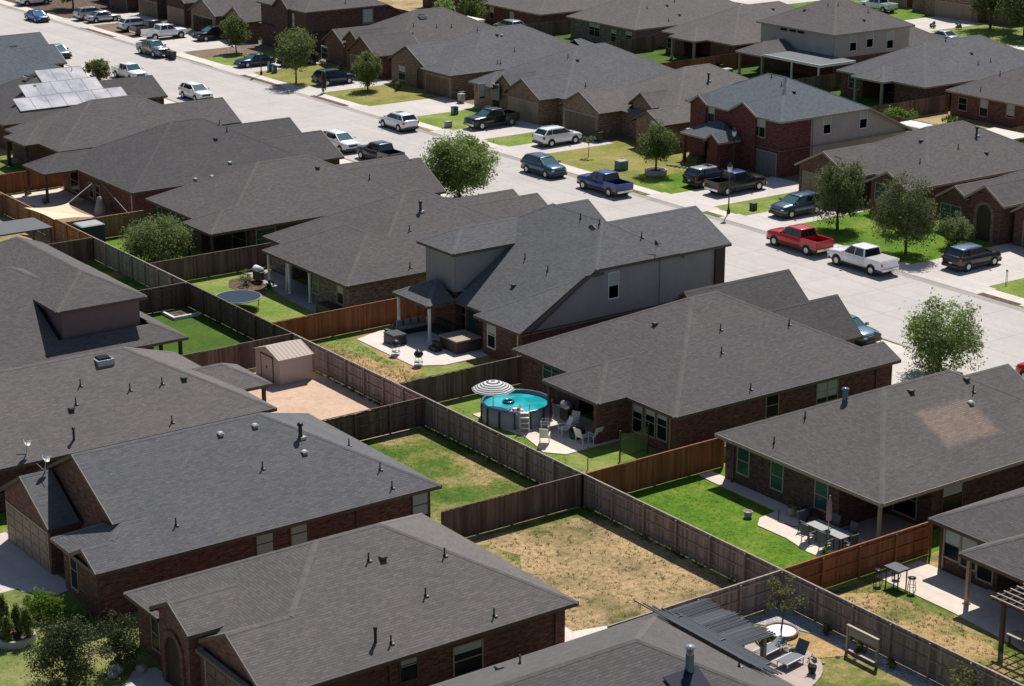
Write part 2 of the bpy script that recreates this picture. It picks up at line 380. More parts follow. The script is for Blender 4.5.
# far side of the street: driveways (x from kerb to garage door) and front lawns between them
DRV = [(258, 265.5, 125.5), (230.8, 245.9, 124.4), (212.7, 217.9, 125.5), (196.4, 200.9, 124.6), (178.6, 186.3, 124.6), (164.7, 170.3, 124),
       (155.5, 160.3, 124.4), (129.5, 135.3, 127.3), (120.6, 125.4, 124.4), (98.2, 106.0, 126.5), (84, 92, 126)]
for y0, y1, x1 in DRV:
    sheet('driveway', 112.66, 114.9, y0-.9, y1+.9, .009, 'drive'); sheet('driveway', 114.9, x1, y0, y1, .007, 'drive')
FLAWN = [(266, 300, 'mulch'), (245.9, 258, 'mulch_field'), (225.2, 230.8, 'mulch_field'), (217.9, 225.2, 'grass_lime'), (200.9, 212.7, 'grass_yellow'), (186.3, 196.4, 'grass_yellow'),
         (170.3, 178.6, 'grass_lime'), (160.3, 164.7, 'grass_lime'), (141.6, 155.5, 'grass_yellow'), (135.3, 141.6, 'grass_bright'), (125.4, 129.5, 'grass_lime'), (106.0, 120.6, 'grass_bright'), (92, 98.2, 'grass_lime')]
for y0, y1, m_ in FLAWN:
    sheet('lawn', 114.63, 128, y0, y1, 0.0, m_)
    sheet('verge', 112.66, 112.94, y0+.9, y1-.9, 0.002, 'grass_dry' if m_ not in ('grass_bright', 'grass_lime') else m_)
# strip of grass in front of the kerb edge walk (wider between driveways)
for y0, y1, m_ in [(171.2, 176, 'grass_patchy'), (161, 164.2, 'grass_mix'), (136, 139.6, 'grass_patchy'), (126, 129, 'grass_patchy'), (188, 195.6, 'mulch'), (203, 212, 'mulch'), (93.5, 97.6, 'mulch'), (246, 256, 'mulch')]:
    sheet('verge', 112.66, 113.35, y0, y1, .008, m_)
# near side fronts
for y0, y1 in [(68, 73), (84.5, 90.5), (102.3, 109), (118.8, 125.5), (155.6, 161.5), (174.5, 181), (192, 198)]:
    sheet('driveway', 90, 98.95, y0, y1, .009, 'drive')
sheet('lawn', 88, 96.95, 90.5, 102.3, 0, 'grass_patchy'); sheet('lawn', 88, 98.9, 73, 84.5, 0, 'mulch_field'); sheet('lawn', 88, 96.95, 109, 118.8, 0, 'grass_lime')
for y0, y1 in [(92, 101), (106.5, 112.5), (74, 83)]: sheet('verge', 98.73, 98.98, y0, y1, .002, 'mulch')
for y0, y1 in [(125.5, 155.6), (161.5, 174.5), (181, 192), (198, 240)]: sheet('lawn', 88, 96.95, y0, y1, 0, 'grass_patchy')
# back yards, near row
YN = [(30, 65.7, 'grass_mix'), (65.7, 81.4, 'grass_bright'), (81.4, 100.35, 'grass_lime'), (100.35, 116.25, 'grass_mix'), (116.25, 134.95, 'grass_lime'),
      (134.95, 150.4, 'grass_bright'), (150.4, 170.1, 'dirt_brown'), (170.1, 186, 'grass_patchy'), (186, 230, 'grass_dry')]
for y0, y1, m_ in YN: sheet('lawn', 63.45, 88, y0, y1, 0, m_)
YR = [(30, 65.6, 'grass_patchy'), (65.6, 81.5, 'grass_dry'), (81.5, 97.25, 'grass_patchy'), (97.25, 113.25, 'dirt_pink'), (113.25, 128.6, 'grass_dark'), (128.6, 144.6, 'grass_patchy'), (144.6, 162.9, 'grass_dry'), (162.9, 200, 'grass_mix')]
for y0, y1, m_ in YR: sheet('lawn', 42, 63.4, y0, y1, 0, m_)
sheet('lawn', 12, 38, 60, 89.2, 0, 'grass_pale'); sheet('driveway', 12, 36.2, 89.2, 96.4, .006, 'drive'); sheet('driveway', 12, 36.0, 67.5, 73.6, .006, 'drive')
sheet('lawn', 12, 38, 96.4, 140, 0, 'grass_bright')
# back yards across the street
for y0, y1, m_ in [(80, 98, 'grass_mix'), (98, 115, 'grass_dry'), (115, 131.5, 'grass_lime'), (131.5, 148.5, 'grass_mix'), (148.5, 165, 'grass_lime'), (165, 182.5, 'grass_bright'), (182.5, 199, 'grass_mix'), (199, 217, 'dirt_brown'), (217, 231.6, 'grass_dry'), (231.6, 300, 'grass_dry')]:
    sheet('lawn', 138, 150.6, y0, y1, 0, m_)
for y0, y1, m_ in [(100, 131.5, 'grass_mix'), (131.5, 147.3, 'grass_dry'), (147.3, 164, 'grass_dark'), (164, 181, 'grass_dark'), (181, 197, 'grass_dark'), (197, 214.5, 'grass_dark'), (214.5, 231, 'grass_patchy'), (231, 300, 'grass_dry')]:
    sheet('lawn', 150.75, 168, y0, y1, 0, m_)
for y0, y1, m_ in [(150, 187.6, 'grass_lime'), (196.4, 217.5, 'grass_bright'), (225.5, 260, 'grass_bright')]: sheet('lawn', 203.95, 222, y0, y1, 0, m_)
sheet('driveway', 201.45, 215, 187.6, 196.4, .008, 'drive'); sheet('driveway', 201.45, 215, 217.5, 225.5, .008, 'drive'); sheet('lawn', 180, 191.2, 120, 230, 0, 'grass_lime')
# patios and paths (concrete slabs with a real edge)
def patio(name, pts, mat='patio_conc', z=.05): return ring_poly(name, pts, z, mat)
patio('patio', [(66.9, 97.2), (66.9, 94.2), (67.2, 92.2), (66.9, 90.8), (66.5, 89.3), (67.4, 88.2), (69.1, 88.3), (72.2, 88.3), (72.2, 97.2)], 'patio_conc')
patio('patio', [(69.2, 114.6), (71.4, 115.3), (75.2, 115.3), (75.2, 106.3), (71.0, 106.3), (69.8, 107.0), (69.15, 107.2)], 'walk')
patio('patio', [(71.5, 81.2), (72.5, 81.2), (72.5, 72), (72.4, 67.9), (69.0, 67.9), (68.9, 69.6), (69.25, 71.5), (69.2, 73.7), (70.0, 74.4), (71.4, 74.6), (71.4, 79.9)], 'patio_conc')
patio('patio', [(72.45, 67.8), (76.1, 67.8), (76.1, 70.85), (72.45, 70.85)], 'kerb', .045)
for nm_, q_, m_ in [('lawn', [(52.3, 73.6), (54.6, 73.4), (55.2, 75.8), (56.6, 78.0), (55.8, 80.2), (53.5, 80.8), (52.2, 80.9)], 'grass_patchy'), ('lawn', [(56.2, 81.3), (63.2, 81.3), (63.2, 79.6), (61.8, 80.3), (60.3, 79.9), (58.6, 80.7)], 'grass_patchy'),
    ('lawn', [(69.6, 65.3), (69.5, 60.2), (69.2, 57.4), (68.6, 50), (67.7, 50), (68.0, 55), (68.5, 58), (68.9, 61.5), (68.6, 63.6), (66.2, 65.3)], 'grass_patchy'), ('lawn', [(63.6, 65.4), (63.6, 63.2), (64.4, 62.2), (64.9, 63.6), (66, 65.3)], 'grass_patchy'),
    ('lawn', [(64, 100.6), (72.3, 100.6), (72.3, 105.9), (70.6, 105.9), (69.2, 106.6), (68.7, 105.4), (67, 102.8), (64.5, 102)], 'grass_lime'), ('lawn', [(66.0, 116.1), (69.0, 116.1), (69.0, 113.6), (68.6, 110.8), (68.5, 107.4), (67.9, 109.4), (67.4, 113.2)], 'grass_lime')]:
    patio(nm_, q_, m_, .008)
patio('patio', [(69.55, 65.35), (72.8, 65.35), (72.8, 60.9), (75, 60.9), (75, 50), (68.6, 50), (69.3, 57.5), (69.5, 60)], 'patio_conc')
patio('patio', [(71.0, 134.2), (73.2, 134.2), (73.2, 118.8), (70.2, 118.8), (70.2, 125.5), (70.9, 130.6)], 'kerb')
patio('mulch_bed', [(69.2, 133.2), (72.6, 133.2), (71.0, 130.6), (69.3, 127.8), (68.6, 128.6), (68.3, 131.5)], 'mulch', .03)
patio('patio', [(66.6, 169.5), (71.3, 169.5), (71.3, 164.0), (67.4, 163.4), (66.2, 165.6)], 'patio_conc')
patio('path', [(56.9, 66.2), (57.2, 79.5), (58.6, 79.5), (58.6, 66.2)][::-1] if 0 else [(51.6, 66.0), (53.3, 66.0), (53.3, 73.2), (51.6, 73.2)], 'walk')
patio('path', [(52, 66.05), (55.6, 66.05), (55.6, 68.5), (52, 69.5)], 'walk', .053)
patio('patio', [(36.2, 87.6), (36.2, 89.18), (33.9, 89.18), (33.9, 88.7), (35.2, 87.3)], 'drive', .03)
patio('path', [(33.2, 73.7), (35.6, 73.7), (35.6, 77.3), (34.6, 77.6), (33.4, 76.2), (31.6, 74.2), (31.4, 73.7)], 'drive', .03)
# curved paver terrace, gravel edge and dry strip of the yard at the bottom of the picture
arc = [(57.0+3.9*math.cos(a), 61.0+3.7*math.sin(a)*.75) for a in [R(k) for k in range(-70, 61, 10)]]
patio('terrace', [(54.3, 65.3), (54.3, 57.0)]+arc+[(58.4, 65.3)], 'pink_pave', .04)
def strip(pts, z, mat, name): return ring_poly(name, pts, z, mat, thick=.04)
strip([(58.0, 65.62), (63.4, 65.62), (63.4, 48), (62.35, 48), (62.35, 62.4), (61.9, 63.6), (60.9, 64.7), (58.0, 64.9)], .03, 'gravel', 'gravel_bed')
o = strip([(58.6, 64.8), (60.8, 64.6), (61.8, 63.5), (62.3, 62.3), (62.3, 59.6), (60.9, 60.3), (60.4, 61.4), (59.6, 62.6)], .022, 'straw', 'lawn')
# ---------------------------------------------------------------- houses
def clip(poly, a, b, c):
    """keep a x + b y + c >= 0"""
    out = []; n = len(poly)
    for i in range(n):
        p, q = poly[i], poly[(i+1) % n]; dp = a*p[0]+b*p[1]+c; dq = a*q[0]+b*q[1]+c
        if dp >= -1e-9: out.append(p)
        if (dp > 1e-9 and dq < -1e-9) or (dp < -1e-9 and dq > 1e-9):
            t = dp/(dp-dq); out.append((p[0]+(q[0]-p[0])*t, p[1]+(q[1]-p[1])*t))
    return out
def area(p): return abs(sum(p[i][0]*p[(i+1) % len(p)][1]-p[(i+1) % len(p)][0]*p[i][1] for i in range(len(p))))/2 if len(p) > 2 else 0
class Blk:
    def __init__(s, x0, x1, y0, y1, sides='WESN', p=.5, ze=2.7, walls=None, wm=None, ov=.42, wz=None):
        s.ovx = .2 if set(sides) == {'S', 'N'} else ov; s.wz = wz
        s.r = (x0, x1, y0, y1); s.pl = []; s.ze = ze; s.walls = walls; s.wm = wm; s.ov = ov
        if isinstance(sides, str): sides = {k: (ze, p) for k in sides}
        s.sides = sides; s.ze = min(v[0] for v in sides.values())
        for k, (z, q) in sides.items():
            s.pl.append({'W': (q, 0, z-q*x0), 'E': (-q, 0, z+q*x1), 'S': (0, q, z-q*y0), 'N': (0, -q, z+q*y1)}[k])
    def h(s, x, y): return min(a*x+b*y+c for a, b, c in s.pl)
    def rect(s): x0, x1, y0, y1 = s.r; return [(x0, y0), (x1, y0), (x1, y1), (x0, y1)]
    def cells(s):
        for i, A in enumerate(s.pl):
            P = s.rect()
            for j, B in enumerate(s.pl):
                if i != j: P = clip(P, B[0]-A[0], B[1]-A[1], B[2]-A[2])
                if len(P) < 3: break
            if area(P) > 1e-4: yield A, P
def roof_mesh(blocks):
    mb = MB()
    for i, b in enumerate(blocks):
        for A, P in b.cells():
            pieces = [P]
            for j, o in enumerate(blocks):
                if j == i: continue
                eps = 1e-4 if j > i else -1e-4
                x0, x1, y0, y1 = o.r
                hs = [(1, 0, -x0), (-1, 0, x1), (0, 1, -y0), (0, -1, y1)]+[(B[0]-A[0], B[1]-A[1], B[2]-A[2]-eps) for B in o.pl]
                new = []
                for Q in pieces:
                    rem = Q
                    for a, bb, c in hs:
                        out = clip(rem, -a, -bb, -c)
                        rem2 = clip(rem, a, bb, c)
                        if area(out) > 1e-3: new.append(out)
                        rem = rem2
                        if area(rem) < 1e-3: break
                pieces = new
            for Q in pieces:
                if sum(Q[k][0]*Q[(k+1) % len(Q)][1]-Q[(k+1) % len(Q)][0]*Q[k][1] for k in range(len(Q))) < 0: Q = Q[::-1]
                mb.face([(x, y, A[0]*x+A[1]*y+A[2]) for x, y in Q])
    return mb
def breaks(b, p, q):
    """stations along p-q where the block's roof height kinks"""
    ts = {0.0, 1.0}; hs = [(A[0]*p[0]+A[1]*p[1]+A[2], A[0]*q[0]+A[1]*q[1]+A[2]) for A in b.pl]
    for i in range(len(hs)):
        for j in range(i):
            d0 = hs[i][0]-hs[j][0]; d1 = hs[i][1]-hs[j][1]
            if d0*d1 < -1e-12: ts.add(d0/(d0-d1))
    ts = sorted(ts); return [(p[0]+(q[0]-p[0])*t, p[1]+(q[1]-p[1])*t) for t in ts]
def fascia_mesh(blocks, drop=.2, off=.03):
    mb = MB()
    def covered(i, x, y, z):
        for j, o in enumerate(blocks):
            if j != i and o.r[0]-1e-3 <= x <= o.r[1]+1e-3 and o.r[2]-1e-3 <= y <= o.r[3]+1e-3 and o.h(x, y) >= z-.03: return True
        return False
    for i, b in enumerate(blocks):
        e = off+.003*i; x0, x1, y0, y1 = b.r
        cs = [(x0-e, y0-e), (x1+e, y0-e), (x1+e, y1+e), (x0-e, y1+e)]
        for k in range(4):
            p, q = cs[k], cs[(k+1) % 4]; st = breaks(b, p, q)
            nx, ny = (q[1]-p[1]), -(q[0]-p[0]); l = math.hypot(nx, ny); nx /= l; ny /= l
            # merge runs that are not buried in a neighbouring roof
            runs = []
            for u, v in zip(st[:-1], st[1:]):
                n = max(1, int(math.hypot(v[0]-u[0], v[1]-u[1])/.2)); cur = None
                for m_ in range(n):
                    a = [u[c]+(v[c]-u[c])*m_/n for c in (0, 1)]; c2 = [u[c]+(v[c]-u[c])*(m_+1)/n for c in (0, 1)]
                    mx, my = (a[0]+c2[0])/2, (a[1]+c2[1])/2
                    cov = covered(i, mx+nx*.0-nx*.06, my-ny*.06, b.h(mx, my)) and covered(i, mx+nx*.05, my+ny*.05, b.h(mx, my))
                    if cov:
                        if cur: runs.append(cur); cur = None
                    else: cur = (cur[0], c2) if cur else (a, c2)
                if cur: runs.append(cur)
            for u, v in runs:
                hu, hv = b.h(*u)+.012+.001*i, b.h(*v)+.012+.001*i
                iu = (u[0]-nx*.16, u[1]-ny*.16); iv = (v[0]-nx*.16, v[1]-ny*.16)
                mb.face([(*u, hu-drop), (*v, hv-drop), (*v, hv), (*u, hu)])
                mb.face([(*iu, hu-drop), (*iv, hv-drop), (*v, hv-drop), (*u, hu-drop)])
                mb.face([(*u, hu), (*v, hv), (v[0]-nx*.05, v[1]-ny*.05, hv), (u[0]-nx*.05, u[1]-ny*.05, hu)])
        z = b.ze-.16-.004*i; e2 = .24 if set(b.sides) == {'S', 'N'} else .1; mb.face([(x0+e2, y0+.1, z), (x1-e2, y0+.1, z), (x1-e2, y1-.1, z), (x0+e2, y1-.1, z)])
    return mb
def caps(blocks):
    mb = MB()
    for i, b in enumerate(blocks):
        seen = set(); x0, x1, y0, y1 = b.r
        for A, P in b.cells():
            for k in range(len(P)):
                p, q = P[k], P[(k+1) % len(P)]
                if any(abs(p[c]-v) < 1e-4 and abs(q[c]-v) < 1e-4 for c, v in ((0, x0), (0, x1), (1, y0), (1, y1))): continue
                key = (round((p[0]+q[0])*.5+.0137, 1), round((p[1]+q[1])*.5+.0137, 1))
                Ln = math.hypot(q[0]-p[0], q[1]-p[1])
                if key in seen or Ln < .3: continue
                seen.add(key); n = max(1, int(Ln/.3)); nx, ny = (q[1]-p[1])/Ln*.15, -(q[0]-p[0])/Ln*.15
                for m_ in range(n):
                    a = [p[c]+(q[c]-p[c])*m_/n for c in (0, 1)]; d = [p[c]+(q[c]-p[c])*(m_+1)/n for c in (0, 1)]; mx, my = (a[0]+d[0])/2, (a[1]+d[1])/2
                    if any(j != i and o.r[0] <= ux <= o.r[1] and o.r[2] <= uy <= o.r[3] and o.h(ux, uy) > b.h(ux, uy)+.004 for j, o in enumerate(blocks) for ux, uy in ((mx, my), (mx+nx, my+ny), (mx-nx, my-ny))): continue
                    ha, hd = b.h(*a)+.024, b.h(*d)+.024
                    for s in (-1, 1):
                        a2 = (a[0]+nx*s, a[1]+ny*s); d2 = (d[0]+nx*s, d[1]+ny*s)
                        f = [(*a, ha), (*d, hd), (*d2, b.h(*d2)+.012), (*a2, b.h(*a2)+.012)]
                        mb.face(f if s > 0 else f[::-1])
    return mb
def wall_mesh(blocks, sel, up=False):
    mb = MB()
    for i, b in enumerate(blocks):
        if not sel(b): continue
        x0, x1, y0, y1 = b.r; o = b.ov+.004*i; ox = b.ovx+.004*i
        rects = b.walls if b.walls is not None else [(x0+ox, x1-ox, y0+o, y1-o)]
        for k2, (a0, a1, c0, c1) in enumerate(rects):
            cs = [(a0, c0), (a1, c0), (a1, c1), (a0, c1)]
            for k in range(4):
                p, q = cs[k], cs[(k+1) % 4]; st = breaks(b, p, q); st = [((1-1e-6)*u[0]+1e-6*u[0], u[1]) for u in st]
                top = [(u[0], u[1], b.h(*u)-.1) for u in st]
                if not up: mb.face([(*p, -.1), (*q, -.1)]+top[::-1]); continue
                z0 = b.wz if b.wz is not None else b.ze-2.9
                st2 = [u for u in st if b.h(*u)-.1 > z0+.05]
                def cross(u, v):
                    hu, hv = b.h(*u)-.1-z0, b.h(*v)-.1-z0; t = hu/(hu-hv); return (u[0]+(v[0]-u[0])*t, u[1]+(v[1]-u[1])*t)
                nx, ny = q[1]-p[1], p[0]-q[0]; l = math.hypot(nx, ny); nx, ny = nx/l*.02, ny/l*.02
                pts = []
                for u, v in zip(st[:-1], st[1:]):
                    if b.h(*u)-.1 > z0: pts.append((u, b.h(*u)-.1))
                    if (b.h(*u)-.1-z0)*(b.h(*v)-.1-z0) < -1e-9: pts.append((cross(u, v), z0))
                if b.h(*st[-1])-.1 > z0: pts.append((st[-1], b.h(*st[-1])-.1))
                if len(pts) < 2: continue
                poly = [(u[0]+nx, u[1]+ny, z) for u, z in pts]
                base = []
                if pts[-1][1] > z0+.01: base.append((*pts[-1][0], z0))
                if pts[0][1] > z0+.01: base.append((*pts[0][0], z0))
                poly = poly+[(u[0]+nx, u[1]+ny, u[2]) for u in base]
                if len(poly) > 2: mb.face(poly[::-1])
    return mb
HOUSE = {}
def house(key, label, blocks, roof='roof_brown', wall='brick_red', trim='trim_brown', wall2='siding_grey', group=None, slab_m='kerb'):
    t = thing('house', label, 'house', (0, 0, 0), 0, 'houses of the neighbourhood')
    bs = [Blk(*b[:4], **(b[4] if len(b) > 4 else {})) for b in blocks]
    xs = [b.r[0] for b in bs]; ys = [b.r[2] for b in bs]
    fascia_mesh(bs).build('fascia', trim, t)
    rm = roof_mesh(bs); cp = caps(bs)
    for f in cp.f: rm.face([cp.v[k] for k in f], 1)
    rm.build('roof', [roof, roof+'_cap'], t)
    mb = wall_mesh(bs, lambda b: True)
    if mb.v: mb.build('wall', wall, t)
    mb = wall_mesh(bs, lambda b: b.wm is not None, True)
    if mb.v: mb.build('upper_wall', wall2, t)
    HOUSE[key] = (t, bs); return t
def roof_z(key, x, y): return max([b.h(x, y) for b in HOUSE[key][1] if b.r[0]-.01 <= x <= b.r[1]+.01 and b.r[2]-.01 <= y <= b.r[3]+.01] or [2.7])
def on_roof(key, px, py, dz=0):
    """point of the roof surface seen at a measured image point"""
    z = 10.0
    while z > 1:
        x, y, _ = at(px, py, z)
        if roof_z(key, x, y)-.0 >= z and any(b.r[0] <= x <= b.r[1] and b.r[2] <= y <= b.r[3] for b in HOUSE[key][1]): return (x, y, roof_z(key, x, y)+dz)
        z -= .03
    return None
def window(key, side, c, a0, a1, z0, z1, frame='trim_tan', glass='glass_dark', blind=.45, mull=0):
    """side W/E: c is the wall's x and a0..a1 run along y; side S/N: c is the wall's y"""
    par = HOUSE[key][0]; s = -1 if side in 'WS' else 1
    def bx(mb, u0, u1, z0, z1, d0, d1):
        if side in 'WE': mb.box(c+s*d0, c+s*d1, u0, u1, z0, z1)
        else: mb.box(u0, u1, c+s*d0, c+s*d1, z0, z1)
    f = MB(); w = .07
    bx(f, a0-w, a1+w, z1, z1+w, -.05, .05); bx(f, a0-w, a1+w, z0-w*1.3, z0, -.05, .07)
    bx(f, a0-w, a0, z0, z1, -.05, .05); bx(f, a1, a1+w, z0, z1, -.05, .05)
    bx(f, a0, a1, (z0+z1)/2-.025, (z0+z1)/2+.025, -.05, .043)
    for k in range(mull): u = a0+(a1-a0)*(k+1)/(mull+1); bx(f, u-.04, u+.04, z0, z1, -.05, .046)
    fo = f.build('window', frame, par)
    g = MB(); bx(g, a0, a1, z0, z1, -.06, .02); g.build('pane', glass, fo)
    if blind:
        g = MB(); bx(g, a0+.02, a1-.02, z0+(z1-z0)*(1-blind), z1, -.055, .026); g.build('blind', 'blind', fo)
    return fo
def win_px(key, side, c, px, py, w=.9, h=1.5, **k):
    X, Y, Z = at_x(px, py, c) if side in 'WE' else at_y(px, py, c)
    u = Y if side in 'WE' else X; Z = max(h/2+.35, Z)
    return window(key, side, c, u-w/2, u+w/2, Z-h/2, Z+h/2, **k)
def garage(key, x, y0, y1, z1=2.15, mat='door_brown', side=-1, panels=4):
    par = HOUSE[key][0]
    mb = MB(); mb.box(x+side*.02, x-side*.1, y0, y1, 0.01, z1)
    n = panels; hh = z1/n; ww = (y1-y0)/5
    for i in range(n):
        for j in range(5):
            mb.box(x+side*.02, x+side*.045, y0+j*ww+.1, y0+(j+1)*ww-.1, i*hh+.07, (i+1)*hh-.07)
    mb.build('garage_door', mat, par)
    f = MB(); f.box(x+side*.05, x-.0, y0-.1, y0, .01, z1+.1); f.box(x+side*.05, x, y1, y1+.1, .01, z1+.1); f.box(x+side*.05, x, y0, y1, z1, z1+.1)
    f.build('door_frame', 'trim_tan', par)
def arch_door(key, x, yc, w=1.3, h=2.5, mat='entry_shade', trim='brick_tan'):
    par = HOUSE[key][0]; mb = MB(); n = 10; r = w/2
    prof = [(yc-r, 0), (yc-r, h-r)]+[(yc-r*math.cos(math.pi*k/n), h-r+r*math.sin(math.pi*k/n)) for k in range(1, n)]+[(yc+r, h-r), (yc+r, 0)]
    mb.face([(x-.03, y, z) for y, z in prof[::-1]]); mb.build('front_entrance', mat, par)  # near-black face stands in for the shade of a recessed entry
    f = MB(); R2 = r+.28; outer = [(yc-R2, 0), (yc-R2, h-r)]+[(yc-R2*math.cos(math.pi*k/n), h-r+R2*math.sin(math.pi*k/n)) for k in range(1, n)]+[(yc+R2, h-r), (yc+R2, 0)]
    for k in range(len(prof)-1):
        a, b, c, d = prof[k], prof[k+1], outer[k+1], outer[k]
        f.face([(x-.12, *a), (x-.12, *b), (x-.12, *c), (x-.12, *d)]); f.face([(x-.12, *a), (x, *a), (x, *b), (x-.12, *b)]); f.face([(x-.12, *d), (x-.12, *c), (x, *c), (x, *d)])
    f.build('entrance_arch', trim, par)
def post(key, x, y, z1, w=.16, mat='trim_tan'):
    return MB().box(x-w/2, x+w/2, y-w/2, y+w/2, 0, z1).box(x-w*.8, x+w*.8, y-w*.8, y+w*.8, 0, .12).box(x-w*.8, x+w*.8, y-w*.8, y+w*.8, z1-.12, z1-.004).build('porch_post', mat, HOUSE[key][0])
plain('p_flue', (.12, .22, .30), .35, .5)
def vent(key, px, py, kind='pipe'):
    p = on_roof(key, px, py)
    if p is None: print('vent off roof', key, px, py); return
    x, y, z = p; par = HOUSE[key][0]
    if kind == 'pipe':
        MB().tube((x, y, z-.1), (x, y, z+.42), .038).lathe([(.10, -.05), (.08, .03), (.05, .08)], (x, y, z), 10).build('vent_pipe', 'black_metal', par)
        MB().box(x+.0, x+.13, y-.11, y+.02, z-.1, z+.02).build('vent_flashing', 'trim_grey', par)
    elif kind in ('stack', 'blueflue'):
        r_ = .07 if kind == 'stack' else .15
        MB().tube((x, y, z-.2), (x, y, z+(.62 if r_ < .1 else .5)), r_).lathe([(r_*1.4, .62 if r_ < .1 else .5), (r_*1.4, .7 if r_ < .1 else .6), (0, .74 if r_ < .1 else .64)], (x, y, z), 10).build('vent_stack', 'black_metal' if r_ < .1 else 'p_flue', par)
    elif kind == 'turtle':
        MB().box(x-.12, x+.12, y-.12, y+.12, z-.12, z+.07).box(x-.18, x+.18, y-.18, y+.18, z+.07, z+.14, taper=.7).build('roof_vent', 'black_metal', par)
    elif kind == 'cap':
        MB().box(x-.12, x+.12, y-.12, y+.12, z-.12, z+.08).box(x-.17, x+.17, y-.17, y+.17, z+.08, z+.15, taper=.6).build('roof_vent', 'vent_grey', par)
    elif kind == 'flue':
        MB().lathe([(.15, -.2), (.13, .05), (.10, .12), (.10, .62)], (x, y, z), 12).lathe([(.0, .80), (.13, .79), (.16, .72), (.16, .63), (.1, .61)], (x, y, z), 12).build('flue_pipe', 'black_metal', par)
        MB().box(x-.1, x+.24, y-.22, y+.1, z-.2, z+.03).build('vent_flashing', 'galv', par)
    elif kind == 'sky':
        MB().box(x-.52, x+.52, y-.48, y+.48, z-.45, z+.1).build('skylight_curb', 'galv', par)
        MB().box(x-.42, x+.42, y-.4, y+.4, z+.1, z+.2, taper=.8).build('skylight_glass', 'glass_dark', par)
    elif kind in ('dish', 'dishb'):
        MB().tube((x, y, z-.1), (x+.1, y, z+.65), .03).tube((x, y, z), (x-.3, y+.3, z+.4), .02).build('dish_mast', 'galv', par)
        d = MB(); c = Vector((x+.1, y, z+.75)); ax = Vector((.5, -.75, .5)).normalized(); a = ax.orthogonal().normalized(); b = ax.cross(a)
        rings = [[c+ax*(.12*q*q-.1)+a*math.cos(2*math.pi*k/14)*.27*q+b*math.sin(2*math.pi*k/14)*.27*q for k in range(14)] for q in (.02, .5, 1)]
        d.loft(rings, cap=False); d.tube(c, c+ax*.4-Vector((0, 0, .1)), .02); d.build('satellite_dish', 'black_metal' if kind == 'dishb' else 'trim_white', par)
B = lambda *a, **k: (*a, k)
# near row (backyards towards us), from the right edge of the picture to the left
house('N9', 'brick house cut by the right edge, three windows facing the bar table', [
    B(72.5, 94, 46, 64.7, walls=[(72.95, 93.5, 60.4, 64.25), (75.5, 93.5, 46.4, 60.4)]), B(70.45, 77, 46, 60.8, walls=[])], 'roof_brown', 'brick_dark', 'trim_brown')
house('N8', 'low brown roofed house with a bleached rectangle on the roof and a corner patio', [
    B(71.95, 90.2, 67.4, 80.4, walls=[(72.4, 89.8, 70.9, 79.95), (76.2, 89.8, 67.85, 70.9)]),
    B(82, 91.0, 72.4, 79.2, sides='SN', p=.5), B(84, 93.4, 67.41, 72.6, sides='SN', p=.5)], 'roof_worn', 'brick_dark', 'trim_tan')
house('N7', 'brick house behind the round pool with a large hip roof and front gables', [
    B(71.85, 89.9, 83.75, 99.8, walls=[(72.27, 89.48, 84.17, 88.6), (72.275, 89.48, 93.4, 99.38), (75.2, 89, 88.5, 93.5)]),
    B(69.7, 80, 88.2, 93.7, walls=[(69.95, 72.3, 88.5, 88.75)]),
    B(84, 93.4, 94.65, 100.1, sides='SN', p=.85), B(84, 92, 88.8, 93.7, sides='SN', p=.9), B(85, 90.3, 83.76, 86.9, sides='SN', p=.5)], 'roof_brown', 'brick_red', 'trim_brown')
house('N6', 'two storey house with grey siding side and a boxy upper room over the patio', [
    B(75.0, 88, 102.1, 115.3, sides={'W': (2.7, .629), 'S': (6.05, .573), 'N': (6.05, .573), 'E': (5.8, .573)}, wm=1, wz=2.35, walls=[(76.0, 87.6, 102.5, 114.9)]), B(74.1, 81, 102.102, 107.4, sides={'W': (2.7, .573), 'N': (2.7, .573), 'S': (6.0, .573)}, wm=1, wz=2.35, walls=[(74.55, 79.9, 102.47, 107.0)]),
    B(83, 92.3, 102.1, 109.8, sides='SN', p=.5, ze=6.02, wm=1, wz=2.35), B(83.9, 86.6, 107.9, 114.3, sides='SN', p=.57, ze=6.4, wm=1, wz=5.0),
    B(74.95, 83, 111.1, 115.6, sides='WSN', p=.5, ze=6.0, wm=1),
    B(72.7, 77, 110.9, 115.35, sides='WSN', p=.5, walls=[]), 
    B(88, 91.6, 102.3, 109.6, sides={'W': (2.5, .01)}, walls=[])], 'roof_grey', 'brick_red', 'trim_brown')
house('N5', 'brown roofed house with white curtained porch behind the trampoline', [
    B(72.9, 90.3, 118.4, 134.3, walls=[(73.3, 89.9, 118.8, 123.6), (75.6, 89.9, 123.6, 130.6), (73.3, 89.9, 130.6, 133.9)]), B(70.8, 80, 118.4, 130.65, walls=[(71.2, 73.3, 118.8, 123.6)]),
    B(84, 95.3, 130.3, 134.4, sides='SN', p=.5), B(84, 93.4, 122.2, 130.6, sides='SN', p=.5)], 'roof_brown', 'brick_grey', 'trim_brown')
house('N4', 'brown roofed house behind the large flowering shrub', [
    B(71.05, 89.6, 137.15, 150.95, walls=[(71.5, 89.2, 142.0, 150.5), (73.5, 89.2, 137.6, 142)]), B(69.85, 78, 137.15, 141.9, walls=[]),
    B(84, 95.3, 146.4, 151.0, sides='SN', p=.45), B(83.5, 92.8, 138.6, 146.4, sides='SN', p=.56)], 'roof_brown', 'brick_dark', 'trim_brown')
